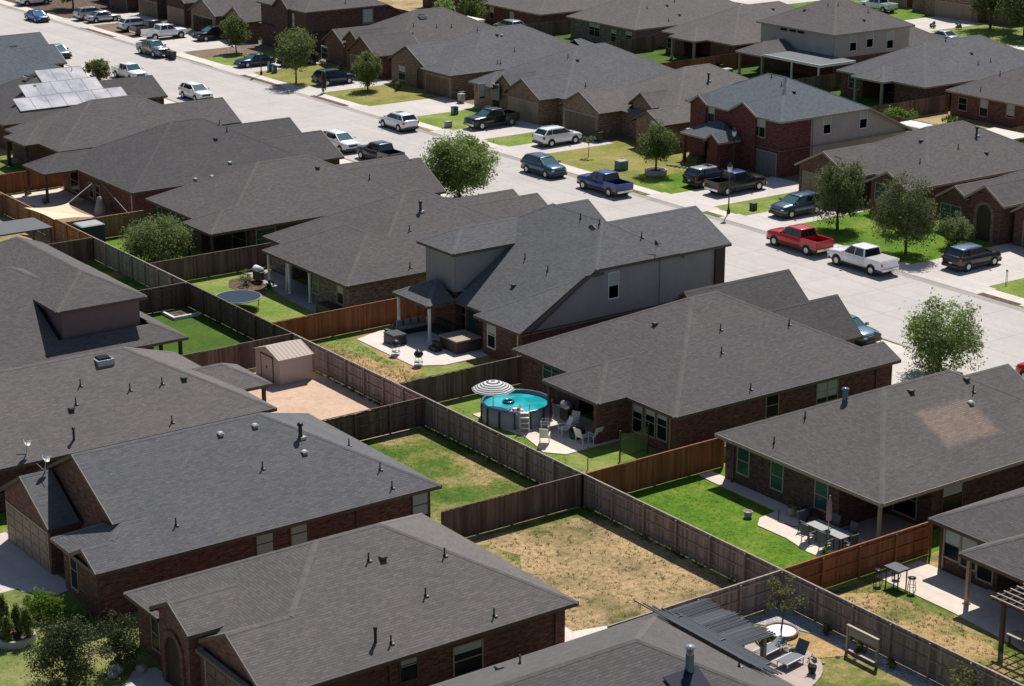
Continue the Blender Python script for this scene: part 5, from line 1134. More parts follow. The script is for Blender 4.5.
CARS = [
 ('sedan', 'p_brightblue', 'bright blue car parked at the far kerb, top left', 110.9, 267.2, NY, {}),
 ('pickup', 'p_grey', 'grey blue pickup parked on the street behind the black bin', 111.2, 231.6, NY, {}),
 ('suv', 'p_white', 'white suv with dark sunroof parked on the street', 111.3, 174.9, PY, dict(sunroof=True)),
 ('suv', 'p_teal', 'dark teal suv parked at the far kerb', 110.8, 148.9, NY, {}),
 ('pickup', 'p_blue', 'blue pickup parked at the far kerb', 111.0, 140.0, PY, {}),
 ('pickup', 'p_red', 'red pickup with black bed parked at the far kerb', 111.35, 115.0, PY, {}),
 ('pickup', 'p_white', 'white pickup with grey bed cover parked at the far kerb', 111.25, 107.75+.0, PY, dict(cover='trim_grey')),
 ('sedan', 'p_steel', 'light blue car half hidden behind the blue grey roof at upper left', 101.0, 237.6, NY, {}),
 ('pickup', 'p_white', 'white pickup facing down the street behind the solar roof', 101.3, 217.6, NY, {}),
 ('suv', 'p_white', 'white suv with its roof just above the brown roof', 101.8, 201.8, NY, {}),
 ('suv', 'p_white', 'white suv facing the dark pickup at the near kerb', 101.0, 169.5, NY, {}),
 ('pickup', 'p_darkgrey', 'dark grey pickup parked beside the big bright tree', 101.3, 162.6, PY, {}),
 ('sedan', 'p_steel', 'steel blue car behind the small front gable at right', 97.2, 95.2, NY, dict(z=.012)),
 ('suv', 'p_red', 'red suv cut by the right edge of the picture', 100.9, 80.3, PY, {}),
 ('suv', 'p_silver', 'silver suv on the drive at the top left', 117.3, 263.2, PX, {}),
 ('sedan', 'p_silver', 'silver car beside the silver suv at the top left', 117.6, 260.4, PX, {}),
 ('suv', 'p_white', 'white suv behind the brown pickup at the top left', 118.0, 250.6, PX, {}),
 ('pickup', 'p_brown', 'dark brown pickup between two white vehicles at the top left', 118.3, 246.2, PX, {}),
 ('pickup', 'p_white', 'white pickup parked on the drive in front of the open garage', 117.9, 242.0, PX, {}),
 ('suv', 'p_black', 'black offroad car in the shade by the open garage', 122.6, 237.5, NX, {}),
 ('sedan', 'p_navy', 'dark blue car on the drive beside the lamp post', 117.3, 216.6, NX, {}),
 ('suv', 'p_navy', 'dark suv in the shade right of the dark blue car', 121.8, 214.0, NX, {}),
 ('suv', 'p_navy', 'dark blue suv on the drive between two round trees', 118.8, 200.4, PX, {}),
 ('pickup', 'p_black', 'black pickup facing the street on the drive', 119.4, 169.6, NX, {}),
 ('suv', 'p_white', 'white suv on the drive of the brown garage', 119.7, 158.6, PX, {}),
 ('suv', 'p_black', 'black suv with a silver roof and sunroof on the red brick house drive', 120.3, 136.3, PX, dict(sunroof=True, roofm='p_silver')),
 ('pickup', 'p_black', 'black pickup beside the silver suv on the red brick house drive', 120.4, 132.8, PX, dict(roofm='p_blue')),
 ('suv', 'p_steeldark', 'blue grey suv facing the street above the red pickup', 118.9, 123.3, NX, {}),
 ('suv', 'p_darkgrey', 'dark hatchback suv on the drive at the right edge', 118.3, 102.9, PX, dict(roofm='p_steel')),
 ('pickup', 'p_white', 'white pickup at the top right beyond the beige house', 212.0, 205.0, PY, dict(z=.012)),
 ('suv', 'p_white', 'white vehicle in the top left corner', 116.5, 281.5, PX, {}),
 ('suv', 'p_silver', 'pale car glimpsed in the yard at the top centre', 157.5, 219.6, PY, dict(z=0)),
 ('sedan', 'p_black', 'black car on the far street at the top right', 199.9, 175.5, PY, dict(z=ZR)),
 ('sedan', 'p_silver', 'silver car on the far street at the top right', 199.6, 181.3, PY, dict(z=ZR)),
]
for kind, pm, lab, x, y, rz, kw in CARS: vehicle(kind, pm, lab, x, y, rz, **kw)
# ---------------------------------------------------------------- street furniture
def lamp(label, x, y):
    t = thing('street_lamp', label, 'street lamp', (x, y, 0), 0, 'black street lamps')
    MB().lathe([(.16, 0), (.16, .25), (.09, .45), (.06, .6), (.05, 3.6), (.08, 3.65)], n=10).build('lamp_post', 'black_metal', t)
    MB().lathe([(.09, 3.65), (.17, 3.75), (.24, 4.15), (.0, 4.16)], n=8).build('lamp_glass', 'lamp_clear', t)
    MB().lathe([(.28, 4.15), (.12, 4.35), (.03, 4.5), (0, 4.52)], n=8).build('lamp_cap', 'black_metal', t)
lamp('black street lamp on the verge right of the black pickup', 114.3, 126.9); lamp('black street lamp at the kerb beside the dark blue car', 114.9, 210.6); lamp('black street lamp by the front of the red brick house', 124.6, 137.9)
def box_thing(name, label, cat, x, y, w, d, h, mat, top=None, group=None, z=0, rz=0):
    t = thing(name, label, cat, (x, y, z), rz, group); MB().box(-w/2, w/2, -d/2, d/2, 0, h, taper=.96).build('case', mat, t, bevel=.02)
    MB().box(-w/2-.03, w/2+.03, -d/2-.03, d/2+.03, h+.002, h+.08, taper=.9).build('lid', top or mat, t); return t
box_thing('utility_box', 'green utility box on the lawn by the ring planter', 'utility box', 117.6, 145.8, 1.0, .9, .8, 'leafgreen_p' if 0 else 'p_teal', 'trim_grey', 'green utility boxes')
box_thing('utility_box', 'dark utility box on the dry grass at the right edge', 'utility box', 117.3, 95.9, 1.0, .9, .7, 'dark_plastic', None, 'green utility boxes')
box_thing('utility_box', 'small green utility box on the bright lawn by the black pickup', 'utility box', 119.9, 177.2, .6, .6, .75, 'p_teal', None, 'green utility boxes')
box_thing('utility_box', 'pale utility box near the walk on the bright lawn', 'utility box', 115.5, 171.9, .7, .5, .55, 'trim_grey', None, 'green utility boxes')
box_thing('utility_box', 'small dark box on the verge right of the street lamp', 'utility box', 116.9, 126.6, .5, .5, .55, 'dark_plastic', None, 'green utility boxes')
box_thing('utility_box', 'green utility box pair by the dark blue car, left one', 'utility box', 116.8, 211.9, .5, .5, .8, 'p_teal', None, 'green utility boxes')
box_thing('utility_box', 'green utility box pair by the dark blue car, right one', 'utility box', 116.8, 210.8, .5, .5, .8, 'p_teal', None, 'green utility boxes')
def bin_(label, x, y, mat='dark_plastic', z=0, rz=0, group='wheeled bins'):
    t = thing('wheeled_bin', label, 'bin', (x, y, z), rz, group)
    MB().box(-.26, .26, -.3, .3, .08, .95, taper=1.18).build('bin_body', mat, t); MB().box(-.34, .36, -.37, .37, .952, 1.02, taper=.94).build('lid', mat, t)
    for s in (-1, 1): MB().tube((-.27, s*.3, .12), (-.27, s*.24, .12), .12, n=10).build('wheel', 'tyre', t)
bin_('black bin standing on the street in front of the grey pickup, left one', 111.6, 227.9, z=ZR); bin_('black bin standing on the street in front of the grey pickup, right one', 111.6, 227.0, z=ZR)
bin_('black bin at the wall between the brown garage and the bay window', 124.9, 183.2); bin_('grey bin by the shaded wall in the top centre', 124.2, 182.2, 'trim_grey')
bin_('black bin by the brown garage door corner', 123.7, 157.0); bin_('black bin at the tan garage corner, left edge', 35.2, 97.0)
def sign(label, x, y, h, w, mat='trim_grey', z=0, group='yard signs'):
    t = thing('yard_sign', label, 'sign', (x, y, z), 0, group)
    MB().tube((0, -w/2+.03, 0), (0, -w/2+.03, h), .02).tube((0, w/2-.03, 0), (0, w/2-.03, h), .02).build('sign_posts', 'black_metal', t); MB().box(-.02, .02, -w/2, w/2, h-w*.8, h).build('sign_board', mat, t)
sign('small square sign by the near walk left of the loose tree', 96.9, 92.1, 1.2, .65); sign('small post marker by the dark utility box', 116.6, 97.9, 1.1, .18, 'p_teal')
sign('low pale marker at the kerb by the green utility box', 118.9, 147.3, .7, .3, 'trim_white')
# ring planter of T2
def ring(label, x, y, r, h, mat, th=.16, fill=None, name='tree_ring'):
    t = thing(name, label, 'planter', (x, y, 0), 0, 'ring planters')
    MB().lathe([(r, 0), (r, h), (r-th, h), (r-th, 0)], n=28, smooth=False).build('stone_ring', mat, t)
    if fill: MB().lathe([(r-th, h-.06), (0, h-.02)], n=28, smooth=False).build('soil', fill, t)
ring('white stone ring around the rounded tree', 119.0, 142.4, 1.05, .45, 'stone', fill='mulch'); ring('brick ring around the upright conifers at the left edge', 31.5, 83.7, .95, .35, 'stone', fill='mulch')
ring('white filled ring around the thin young tree', 61.2, 63.3, .85, .2, 'brick_tan', .1, 'white_paint')
def rocks(label, pts, r, mat='stone'):
    t = thing('rock_border', label, 'rocks', (pts[0][0], pts[0][1], 0), 0, 'stone borders'); rnd = random.Random(len(pts)); 
    for x, y in pts:
        mb = MB(); q = r*rnd.uniform(.7, 1.2); mb.blob((x-pts[0][0], y-pts[0][1], q*.4), (q, q*.9, q*.7), 8, 5, jit=.12, rnd=rnd); mb.build('rock', mat, t)
rocks('curved border of pale stones by the bay window bed', [(121.4+.6*math.cos(a), 174.4+1.0*math.sin(a)) for a in [k*.5 for k in range(2, 12)]], .22)
rocks('pale stones in front of the porch of the red brick house', [(122.2+k*.12, 144.5-k*.45) for k in range(8)], .2); rocks('pale rocks beside the smaller olive tree', [(33.6, 77.6), (33.9, 77.9), (34.9, 77.4)], .32)
rocks('flat stepping stones on the grass near the wooden frame', [(60.6, 59.8), (61.6, 59.9), (62.0, 59.2)], .1)
# ---------------------------------------------------------------- pool yard
pt = thing('swimming_pool', 'round above ground pool with turquoise water and grey wall', 'pool', (68.75, 95.1, 0))
m, tt, b = newmat('pool_wall', .5, 0, (.34, .35, .37)); g0 = pos(tt); M['pool_wall'] = m
m, tt, b = newmat('water', .04, 0, (.02, .42, .45), 1.0); nn = noise(tt, pos(tt), .8, 2); L(tt, ramp(tt, nn.outputs[0], [(.4, (.015, .34, .38)), (.6, (.04, .50, .52))]), b.inputs['Base Color']); n2 = noise(tt, pos(tt), 5, 2); bump(tt, b, n2.outputs[0], .08, .03); M['water'] = m
MB().lathe([(2.15, 0), (2.15, 1.12), (2.08, 1.12), (2.08, .6)], n=48).build('pool_wall', 'pool_wall', pt)
MB().lathe([(2.2, 1.122), (2.2, 1.17), (2.04, 1.17), (2.04, 1.122)], n=48).build('pool_rim', 'p_steel', pt)
MB().lathe([(2.07, .95), (0, .95)], n=48).build('water', 'water', pt)
for k in range(14):
    a = 2*math.pi*k/14; MB().box(2.151, 2.23, -.045, .045, 0, 1.12, rz=a, c=(0, 0)).build('pool_frame_post', 'dark_plastic', pt)
lt = thing('pool_ladder', 'pale step ladder on the near side of the pool', 'ladder', (67.8, 92.95, 0), R(55))
for s in (-1, 1): MB().bar((-.25, s*.28, 0), (-.05, s*.28, 1.75), .06, .06).build('rail', 'galv', lt)
for k in range(4): MB().box(-.32+.05*k, -.05+.04*k, -.26, .26, .25+.3*k, .29+.3*k).build('step', 'trim_white', lt)
def torus(mb, c, R1, r, n=24, m_=8, mi=0):
    rings = [[(c[0]+(R1+r*math.cos(6.2832*j/m_))*math.cos(6.2832*i/n), c[1]+(R1+r*math.cos(6.2832*j/m_))*math.sin(6.2832*i/n), c[2]+r*math.sin(6.2832*j/m_)) for j in range(m_)] for i in range(n+1)]
    mb.loft(rings, cap=False)
    mb.m[-n*m_:] = [mi]*(n*m_) if not isinstance(mi, list) else [mi[(k//(m_*3)) % len(mi)] for k in range(n*m_)]
    return mb
fl = torus(MB(), (67.75, 93.75, 1.02), .36, .14, mi=[0, 1]).build('swim_ring', ['p_red', 'white_paint']); tag(fl, 'red and white swim ring floating at the pool edge', 'swim ring')
fl = torus(MB(), (68.5, 95.6, 1.0), .3, .09).build('swim_ring', 'p_teal'); tag(fl, 'blue green swim ring floating in the middle of the pool', 'swim ring')
# striped parasol
m, tt, b = newmat('stripes', .8); M['stripes'] = m
ut = thing('parasol', 'black and white striped parasol over the pool edge', 'parasol', (67.1, 95.25, 0))
sg = tt.nodes.new('ShaderNodeTexCoord'); sp = N(tt, 'ShaderNodeSeparateXYZ'); L(tt, sg.outputs['Object'], sp.inputs[0])
q = math_n(tt, 'FRACT', math_n(tt, 'DIVIDE', sp.outputs[2], .082)); L(tt, ramp(tt, q, [(0, (.05, .05, .06)), (.49, (.05, .05, .06)), (.5, (.75, .74, .72)), (1, (.75, .74, .72))]), b.inputs['Base Color'])
MB().tube((0, 0, 0), (0, 0, 2.75), .03).build('pole', 'white_paint', ut)
n = 16; prof = [(1.32, 2.2), (.98, 2.4), (.55, 2.6), (.03, 2.74)]
mb = MB(); rings = [[(r_*math.cos(2*math.pi*k/n)*(1 if k % 2 == 0 else .965), r_*math.sin(2*math.pi*k/n)*(1 if k % 2 == 0 else .965), z) for k in range(n)] for r_, z in prof]
mb.loft(rings, smooth=False, cap=False); mb.build('canopy', 'stripes', ut)
# ---------------------------------------------------------------- outdoor furniture
def lawn_chair(label, x, y, rz, mat='cloth_white', frame='white_paint', group='patio chairs', recline=.35, z=.05):
    t = thing('patio_chair', label, 'chair', (x, y, z), rz, group)
    MB().box(-.25, .28, -.27, .27, .38, .42).build('seat', mat, t)
    MB().bar((-.25, 0, .4), (-.25-.75*recline, 0, 1.05), .54, .04).build('backrest', mat, t)
    for sx in (-.24, .24):
        for s in (-1, 1): MB().bar((sx, s*.28, 0), (sx, s*.28, .62 if sx > 0 else .5), .035, .035).build('leg', frame, t)
    for s in (-1, 1): MB().box(-.3, .28, s*.31, s*.25, .6, .63).build('armrest', frame, t)
    return t
for x, y, rz, l in [(68.9, 92.3, 2.4, 'white folding chair nearest the pool wall'), (69.3, 91.0, 2.9, 'white lounge chair left of the fire pit'), (70.2, 91.3, 3.6, 'pale chair behind the fire pit'), (69.3, 89.2, .2, 'tall white sling chair right of the fire pit'), (70.0, 88.9, 1.6, 'white chair partly under the porch'), (67.5, 90.5, .8, 'thin white chair at the lawn edge of the pool patio')]:
    lawn_chair(l, x, y, rz)
def lathe_thing(name, label, cat, x, y, prof, mat, z=0, group=None, n=16): o = MB().lathe(prof, (0, 0, 0), n).build(name, mat, None, (x, y, z)); return tag(o, label, cat, group)
lathe_thing('fire_pit', 'round dark fire pit on the pool patio', 'fire pit', 69.6, 90.1, [(.45, 0), (.5, .5), (.42, .5), (.36, .3), (0, .3)], 'black_metal', .05)
def gas_grill(label, x, y, rz, z=.05, hood='galv'):
    t = thing('gas_grill', label, 'grill', (x, y, z), rz, 'gas grills')
    MB().box(-.28, .28, -.4, .4, .1, .8).build('cabinet', 'black_metal', t)
    mb = MB(); rg = [[(-.3+.6*(.5-.5*math.cos(a)), s*.42, .82+.36*math.sin(a)) for a in [math.pi*k/6 for k in range(7)]] for s in (-1, 1)]; mb.loft(rg); mb.build('hood', hood, t)
    for s in (-1, 1): MB().box(-.24, .24, s*.42, s*.78, .78, .82).build('side_shelf', 'dark_plastic', t)
gas_grill('gas grill with a steel hood beside the pool', 71.0, 92.9, math.pi); gas_grill('gas grill with a white hood by the curtained porch', 70.9, 131.6, math.pi, .05, 'white_paint'); gas_grill('covered dark grill on the far patio behind the tan roof', 160.7, 181.2, math.pi, .0, 'dark_plastic')
def kettle(label, x, y):
    t = thing('kettle_grill', label, 'grill', (x, y, .05), 0, 'kettle grills')
    MB().lathe([(0, .52), (.2, .55), (.31, .72), (.32, .8), (.2, .98), (0, 1.03)], n=16).build('kettle', 'black_metal', t)
    MB().lathe([(.03, 1.03), (.03, 1.07), (0, 1.07)], n=6).build('vent_knob', 'galv', t)
    for k in range(3):
        a = k*2.09; MB().tube((.2*math.cos(a), .2*math.sin(a), .6), (.33*math.cos(a), .33*math.sin(a), 0), .015).build('leg', 'galv', t)
    MB().lathe([(.3, .2), (.3, .22), (0, .22)], n=14).build('ash_tray', 'galv', t)
kettle('black kettle grill on the white patio, left one', 69.55, 110.1); kettle('black kettle grill on the white patio, right one', 69.55, 107.3)
# hot tub, sofa
ht = thing('hot_tub', 'dark square hot tub with a tan cover', 'hot tub', (73.85, 108.7, .05)); MB().box(-1.0, 1.0, -1.05, 1.05, 0, .8).build('tub_side', 'post_brown', ht)
MB().box(-1.03, -.01, -1.08, 1.08, .802, .9).box(.01, 1.03, -1.08, 1.08, .802, .9).build('cover', 'wood_tan' if 'wood_tan' in M else 'trim_tan', ht)
st_ = thing('tub_steps', 'black steps at the side of the hot tub', 'steps', (72.2, 109.3, .05)); MB().box(-.3, .3, -.4, .4, 0, .3).box(0, .3, -.4, .4, .3, .58).build('treads', 'black_metal', st_)
sf = thing('corner_sofa', 'dark wicker corner sofa with grey cushions under the porch', 'sofa', (73.4, 112.6, .05))
MB().box(-1.3, 1.3, .9, 1.8, 0, .35).box(-1.3, 1.3, 1.65, 1.85, .35, .8).build('long_frame', 'dark_plastic', sf); MB().box(.9, 1.8, -1.6, .9, 0, .35).box(1.6, 1.8, -1.6, .9, .35, .8).build('side_frame', 'dark_plastic', sf)
for k in range(4): MB().box(-1.25+.64*k, -.65+.64*k, .95, 1.6, .355, .5).build('cushion', 'trim_grey', sf); MB().box(-1.2+.64*k, -.75+.64*k, 1.5, 1.63, .5, .9).build('back_pillow', 'siding_grey', sf)
box_thing('wicker_chest', 'dark wicker chest at the edge of the white patio', 'chest', 70.9, 112.3, 1.1, 1.3, .65, 'dark_plastic', 'black_metal', z=.05); box_thing('wicker_ottoman', 'low dark ottoman beside the wicker chest', 'ottoman', 71.6, 113.8, .8, .8, .4, 'dark_plastic', z=.05)
# net and poles
nt = thing('sports_net', 'green sports net strung between poles by the triple window', 'net', (66.9, 85.55, 0))
for x in (0, 2.35, 4.45): MB().tube((x, 0, 0), (x, 0, 1.9 if x else 1.5), .03 if x != 2.35 else .05).build('pole', 'black_metal', nt)
m, tt, b = newmat('netting', .8, 0, (.16, .26, .08)); out = tt.nodes['Material Output']; tr = N(tt, 'ShaderNodeBsdfTransparent'); mx = N(tt, 'ShaderNodeMixShader'); mx.inputs[0].default_value = .5; L(tt, tr.outputs[0], mx.inputs[1]); L(tt, b.outputs[0], mx.inputs[2]); L(tt, mx.outputs[0], out.inputs[0]); M['netting'] = m
mb = MB()
for k in range(8):
    x0, x1 = 2.4+k*.255, 2.4+(k+1)*.255; sag = lambda x: .18*math.sin((x-2.4)/2.04*math.pi)
    mb.face([(x0, .02*(k % 2), .35), (x1, .02*((k+1) % 2), .35), (x1, .02*((k+1) % 2), 1.75-sag(x1)), (x0, .02*(k % 2), 1.75-sag(x0))])
mb.build('netting', 'netting', nt)
# trampoline
tp = thing('trampoline', 'round trampoline with a blue grey mat in the back yard', 'trampoline', (66.2, 126.1, 0))
MB().lathe([(1.62, .9), (0, .86)], n=36).build('jump_mat', 'p_steel' if 0 else 'tramp_mat' if 'tramp_mat' in M else 'p_grey', tp); torus(MB(), (0, 0, .88), 1.68, .045, 36).build('frame_ring', 'trim_grey', tp)
for k in range(6): a = k*1.047; MB().tube((1.7*math.cos(a), 1.7*math.sin(a), .85), (1.7*math.cos(a), 1.7*math.sin(a), 0), .03).build('leg', 'galv', tp)
# shed
sh = thing('garden_shed', 'tan metal garden shed on the bare dirt yard', 'shed', (61.2, 110.6, 0))
m, tt, b = newmat('shed_wall', .6, 0, (.48, .40, .36)); v = along_vec(tt); sp = N(tt, 'ShaderNodeSeparateXYZ'); L(tt, v, sp.inputs[0]); q = math_n(tt, 'FRACT', math_n(tt, 'DIVIDE', sp.outputs[0], .2)); L(tt, ramp(tt, q, [(0, (.40, .33, .30)), (.15, (.5, .42, .385)), (1, (.5, .42, .385))]), b.inputs['Base Color']); M['shed_wall'] = m
m, tt, b = newmat('shed_roof', .8, 0, (.6, .5, .42), .1); v = pos(tt); sp = N(tt, 'ShaderNodeSeparateXYZ'); L(tt, v, sp.inputs[0]); q = math_n(tt, 'FRACT', math_n(tt, 'DIVIDE', sp.outputs[0], .3)); L(tt, ramp(tt, q, [(0, (.42, .32, .26)), (.3, (.44, .34, .28)), (.38, (.56, .48, .41)), (1, (.56, .48, .41))]), b.inputs['Base Color']); bump(tt, b, q, .3, .03); M['shed_roof'] = m
a, c_, h0, h1 = 1.22, 1.6, 1.72, 2.25
MB().add([(-a, -c_, 0), (a, -c_, 0), (a, c_, 0), (-a, c_, 0), (-a, -c_, h0), (a, -c_, h0), (a, c_, h0), (-a, c_, h0), (-a, 0, h1), (a, 0, h1)], [(0, 1, 5, 4), (2, 3, 7, 6), (3, 0, 4, 8, 7), (1, 2, 6, 9, 5)]).build('wall', 'shed_wall', sh)
for s in (-1, 1):
    sl_ = (h1-h0)/c_
    MB().add([(-a-.1, s*(c_+.1), h0-.1*sl_), (a+.1, s*(c_+.1), h0-.1*sl_), (a+.1, 0, h1), (-a-.1, 0, h1), (-a-.1, s*(c_+.1), h0-.1*sl_+.05), (a+.1, s*(c_+.1), h0-.1*sl_+.05), (a+.1, 0, h1+.05), (-a-.1, 0, h1+.05)], [(0, 1, 2, 3), (4, 5, 6, 7), (0, 1, 5, 4), (1, 2, 6, 5), (2, 3, 7, 6), (3, 0, 4, 7)]).build('roof', 'shed_roof', sh)
dr = MB().box(-a-.03, -a+.01, -.75, .75, .05, 1.62).build('door', 'shed_wall', sh); MB().box(-a-.05, -a+.0, -.8, -.75, .05, 1.66).box(-a-.05, -a, .75, .8, .05, 1.66).box(-a-.05, -a, -.8, .8, 1.66, 1.7).build('door_frame', 'black_metal', sh); MB().box(-a-.07, -a-.031, -.04, .04, .8, .95).build('handle', 'black_metal', dr)
# white corner planter in the dark green yard
pl = thing('garden_bed', 'white edged corner planting bed with dark soil', 'planter', (62.0, 127.6, 0)); MB().box(-1.0, -.82, -1.3, .6, 0, .22).box(-1.0, 1.2, -1.48, -1.3, 0, .22).build('edging', 'white_paint', pl); MB().box(-.82, 1.2, -1.3, .6, 0, .12).build('soil', 'mulch', pl)
# shade sail
sa = thing('shade_sail', 'cream triangular shade sail tied to the brick wall', 'shade sail', (0, 0, 0)); A = Vector(at(24, 207.5, 1.95)); Bv = Vector(at(69, 202.5, 2.15)); C_ = Vector(at(95, 216.5, 1.9)); D_ = Vector(at(54, 219.5, 1.9))
plain('sail', (.78, .62, .42), .8, vary=.04)
mb = MB(); n = 8; ctr = (A+Bv+C_+D_)/4
def edge(P, Q, s=.18): return [P.lerp(Q, k/n)+(ctr-P.lerp(Q, .5))*s*4*(k/n)*(1-k/n) for k in range(n)]
bd = edge(A, Bv, .32)+edge(Bv, C_, .32)+edge(C_, D_, .1)+edge(D_, A, .1); sa.location = ctr
rg = [[tuple(ctr+(p-ctr)*f-ctr-Vector((0, 0, .12*(1-f)))) for p in bd] for f in (1, .66, .33, .01)]; mb.loft(rg, cap=False); mb.build('sail_cloth', 'sail', sa)
W1 = Vector(at_x(95, 181, 71.35)); W2 = Vector(at_x(100, 182, 71.35)); E2 = Vector(at(127, 212, 1.5))
MB().tube(Bv-ctr, W1-ctr, .03).tube(W2-ctr, E2-ctr, .03).build('tie_rope', 'trim_grey', sa)
box_thing('storage_shed', 'low blue grey storage shed in the fence corner by the shade sail', 'shed', 65.1, 149.2, 2.0, 1.7, 1.75, 'tramp_mat', 'pool_wall')
lathe_thing('covered_heater', 'grey cloth covered cone by the brick wall', 'covered heater', 70.2, 158.3, [(.55, 0), (.45, .6), (.2, 1.5), (0, 1.6)], 'trim_grey')
for k, y in enumerate((164.3, 168.4)): shrub(('white flowering pot plant at the right porch post', 'white flowering pot plant at the left porch post')[k], 67.7, y, .28, 240, .14, 90+k, 'leaf_flower', h=.35)
# N8 patio set
tb = thing('patio_table', 'long pale patio table with six chairs around it', 'table', (70.7, 69.8, .05)); MB().box(-.5, .5, -1.3, -.04, .7, .74).box(-.5, .5, .04, 1.3, .7, .74).build('tabletop', 'trim_grey', tb)
for x in (-.4, .4):
    for y in (-1.15, 1.15): MB().box(x-.03, x+.03, y-.03, y+.03, 0, .698).build('leg', 'black_metal', tb)
for k, (x, y, rz, l) in enumerate([(69.5, 70.5, 0, 'left chair on the lawn side of the patio table'), (69.5, 69.2, 0, 'right chair on the lawn side of the patio table'), (71.15, 70.5, math.pi, 'left chair on the wall side of the patio table'), (71.15, 69.2, math.pi, 'right chair on the wall side of the patio table'), (70.3, 71.6, -math.pi/2, 'chair at the left end of the patio table'), (70.3, 68.3, math.pi/2, 'chair at the right end of the patio table')]):
    lawn_chair('grey '+l, x+.4, y, rz, 'cover_grey', 'black_metal', 'chairs at the long patio table', .15)
fu = thing('folded_parasol', 'closed dusty pink parasol standing in the patio table', 'parasol', (70.7, 69.9, .05)); plain('pink_cloth', (.42, .27, .25), .9); MB().tube((0, 0, 0), (0, 0, 2.6), .025).build('pole', 'galv', fu); MB().lathe([(.14, 1.2), (.17, 1.4), (.10, 2.1), (.03, 2.55)], n=10).build('canopy', 'pink_cloth', fu)
def pot(label, x, y, r, h, mat, z=.05, plant=None, seed=0):
    t = thing('plant_pot', label, 'plant pot', (x, y, z), 0, 'pots and tubs'); MB().lathe([(r*.7, 0), (r, h), (r*.88, h), (r*.8, h*.8), (0, h*.8)], n=14).build('pot', mat, t)
    if plant: crown((0, 0, h+r), (r*1.2, r*1.2, r*1.3), 260, .1, seed, plant, t, 10, name='foliage')
pot('white pot on the bright lawn beside the patio', 69.6, 74.9, .26, .36, 'trim_grey', 0); pot('pale pot by the brick wall near the tall window', 71.6, 73.6, .25, .5, 'trim_tan', .05, 'leaf_dark', 5); pot('red clay pot by the brick wall', 71.5, 71.9, .28, .45, 'brick_red'); pot('dark tub by the brick wall beside the clay pot', 71.7, 72.6, .35, .8, 'dark_plastic', .05)
pot('dark potted plant right of the front lounger', 59.5, 59.4, .22, .35, 'dark_plastic', .04, 'leaf_mid', 6)
# N9: bar table, stools, pergola
bt = thing('bar_table', 'tall dark bar table by the red brown fence', 'table', (69.55, 63.9, 0)); MB().box(-.4, .4, -.5, .5, 1.0, 1.05).build('tabletop', 'cover_grey', bt)
for x in (-.3, .3):
    for y in (-.4, .4): MB().box(x-.025, x+.025, y-.025, y+.025, 0, .998).build('leg', 'black_metal', bt)
for x, y, l in [(69.0, 64.6, 'dark bar stool left of the tall table'), (69.7, 63.0, 'dark bar stool with open frame right of the tall table'), (70.3, 64.6, 'dark round bar stool behind the tall table')]:
    t = thing('bar_stool', l, 'stool', (x, y, .0), .4, 'bar stools'); MB().lathe([(.2, .72), (.22, .76), (0, .78)], n=12).build('seat', 'black_metal', t)
    for k in range(4): a = .785+k*1.57; MB().tube((.14*math.cos(a), .14*math.sin(a), .72), (.24*math.cos(a), .24*math.sin(a), 0), .02).build('leg', 'black_metal', t)
    torus(MB(), (0, 0, .3), .2, .012, 12, 5).build('foot_ring', 'black_metal', t)
pg = thing('wooden_pergola', 'brown wooden pergola with white slats at the right edge', 'pergola', (68.4, 56.1, 0))
for x, y in ((0, 0), (2.9, 0), (0, -3.2), (2.9, -3.2)): MB().box(x-.09, x+.09, y-.09, y+.09, 0, 2.3).build('post', 'post_brown', pg)
for x in (0, 2.9): MB().box(x-.06, x+.06, -3.7, .5, 2.302, 2.48).build('beam', 'post_brown', pg)
for k in range(9): MB().box(-.5, 3.4, .35-k*.5-.03, .35-k*.5+.03, 2.484, 2.6).build('rafter', 'post_brown', pg)
for k in range(9): x = -.4+k*.45; MB().box(x-.03, x+.03, -3.6, .5, 2.604, 2.65).build('slat', 'trim_tan', pg)
bn = thing('garden_bench', 'slatted wooden bench under the pergola', 'bench', (69.4, 55.2, 0)); 
for k in range(4): MB().box(-.35+k*.2, -.2+k*.2, -1.2, 1.2, .45, .49).build('seat_slat', 'trim_tan', bn)
for x in (-.3, .35):
    for y in (-1.0, 1.0): MB().box(x-.04, x+.04, y-.04, y+.04, 0, .448).build('leg', 'post_brown', bn)
# R5: pergola with dark reed roof, torn screen, loungers, framed rack
island('reed', (.022, .028, .036), (.065, .078, .095), .8, 0, .4)
rp = thing('reed_pergola', 'pergola roofed with dark reed matting by the weathered fence', 'pergola', (56.0, 62.0, 0)); rnd = random.Random(4)
for x, y in ((-1.3, 1.9), (-1.3, -2.0), (1.0, 1.9), (1.0, -2.0)): MB().box(x-.1, x+.1, y-.1, y+.1, 0, 2.25).build('post', 'wood_grey', rp)
for y in (-2.0, 1.9): MB().box(-1.6, 1.3, y-.05, y+.05, 2.252, 2.4).build('beam', 'post_brown', rp)
MB().bar((1.0, -2.0, 1.7), (.45, -2.0, 2.25), .08, .08).bar((1.0, -2.0, 1.7), (1.0, -1.4, 2.25), .08, .08).build('brace', 'wood_grey', rp)
mb = MB()
for k in range(70):
    y = -2.3+k*.066; mb.box(-1.7+rnd.uniform(-.12, .1), 1.35+rnd.uniform(-.12, .14), y, y+.06, 2.40+.07*math.sin(k*.21)+rnd.uniform(0, .012), 2.43+.07*math.sin(k*.21)+rnd.uniform(0, .014), rz=rnd.uniform(-.02, .02))
mb.build('reed_roof', 'reed', rp)
ts = thing('reed_screen', 'torn dark reed screen lying over the roof edge', 'screen', (52.6, 60.0, 0))
mb = MB()
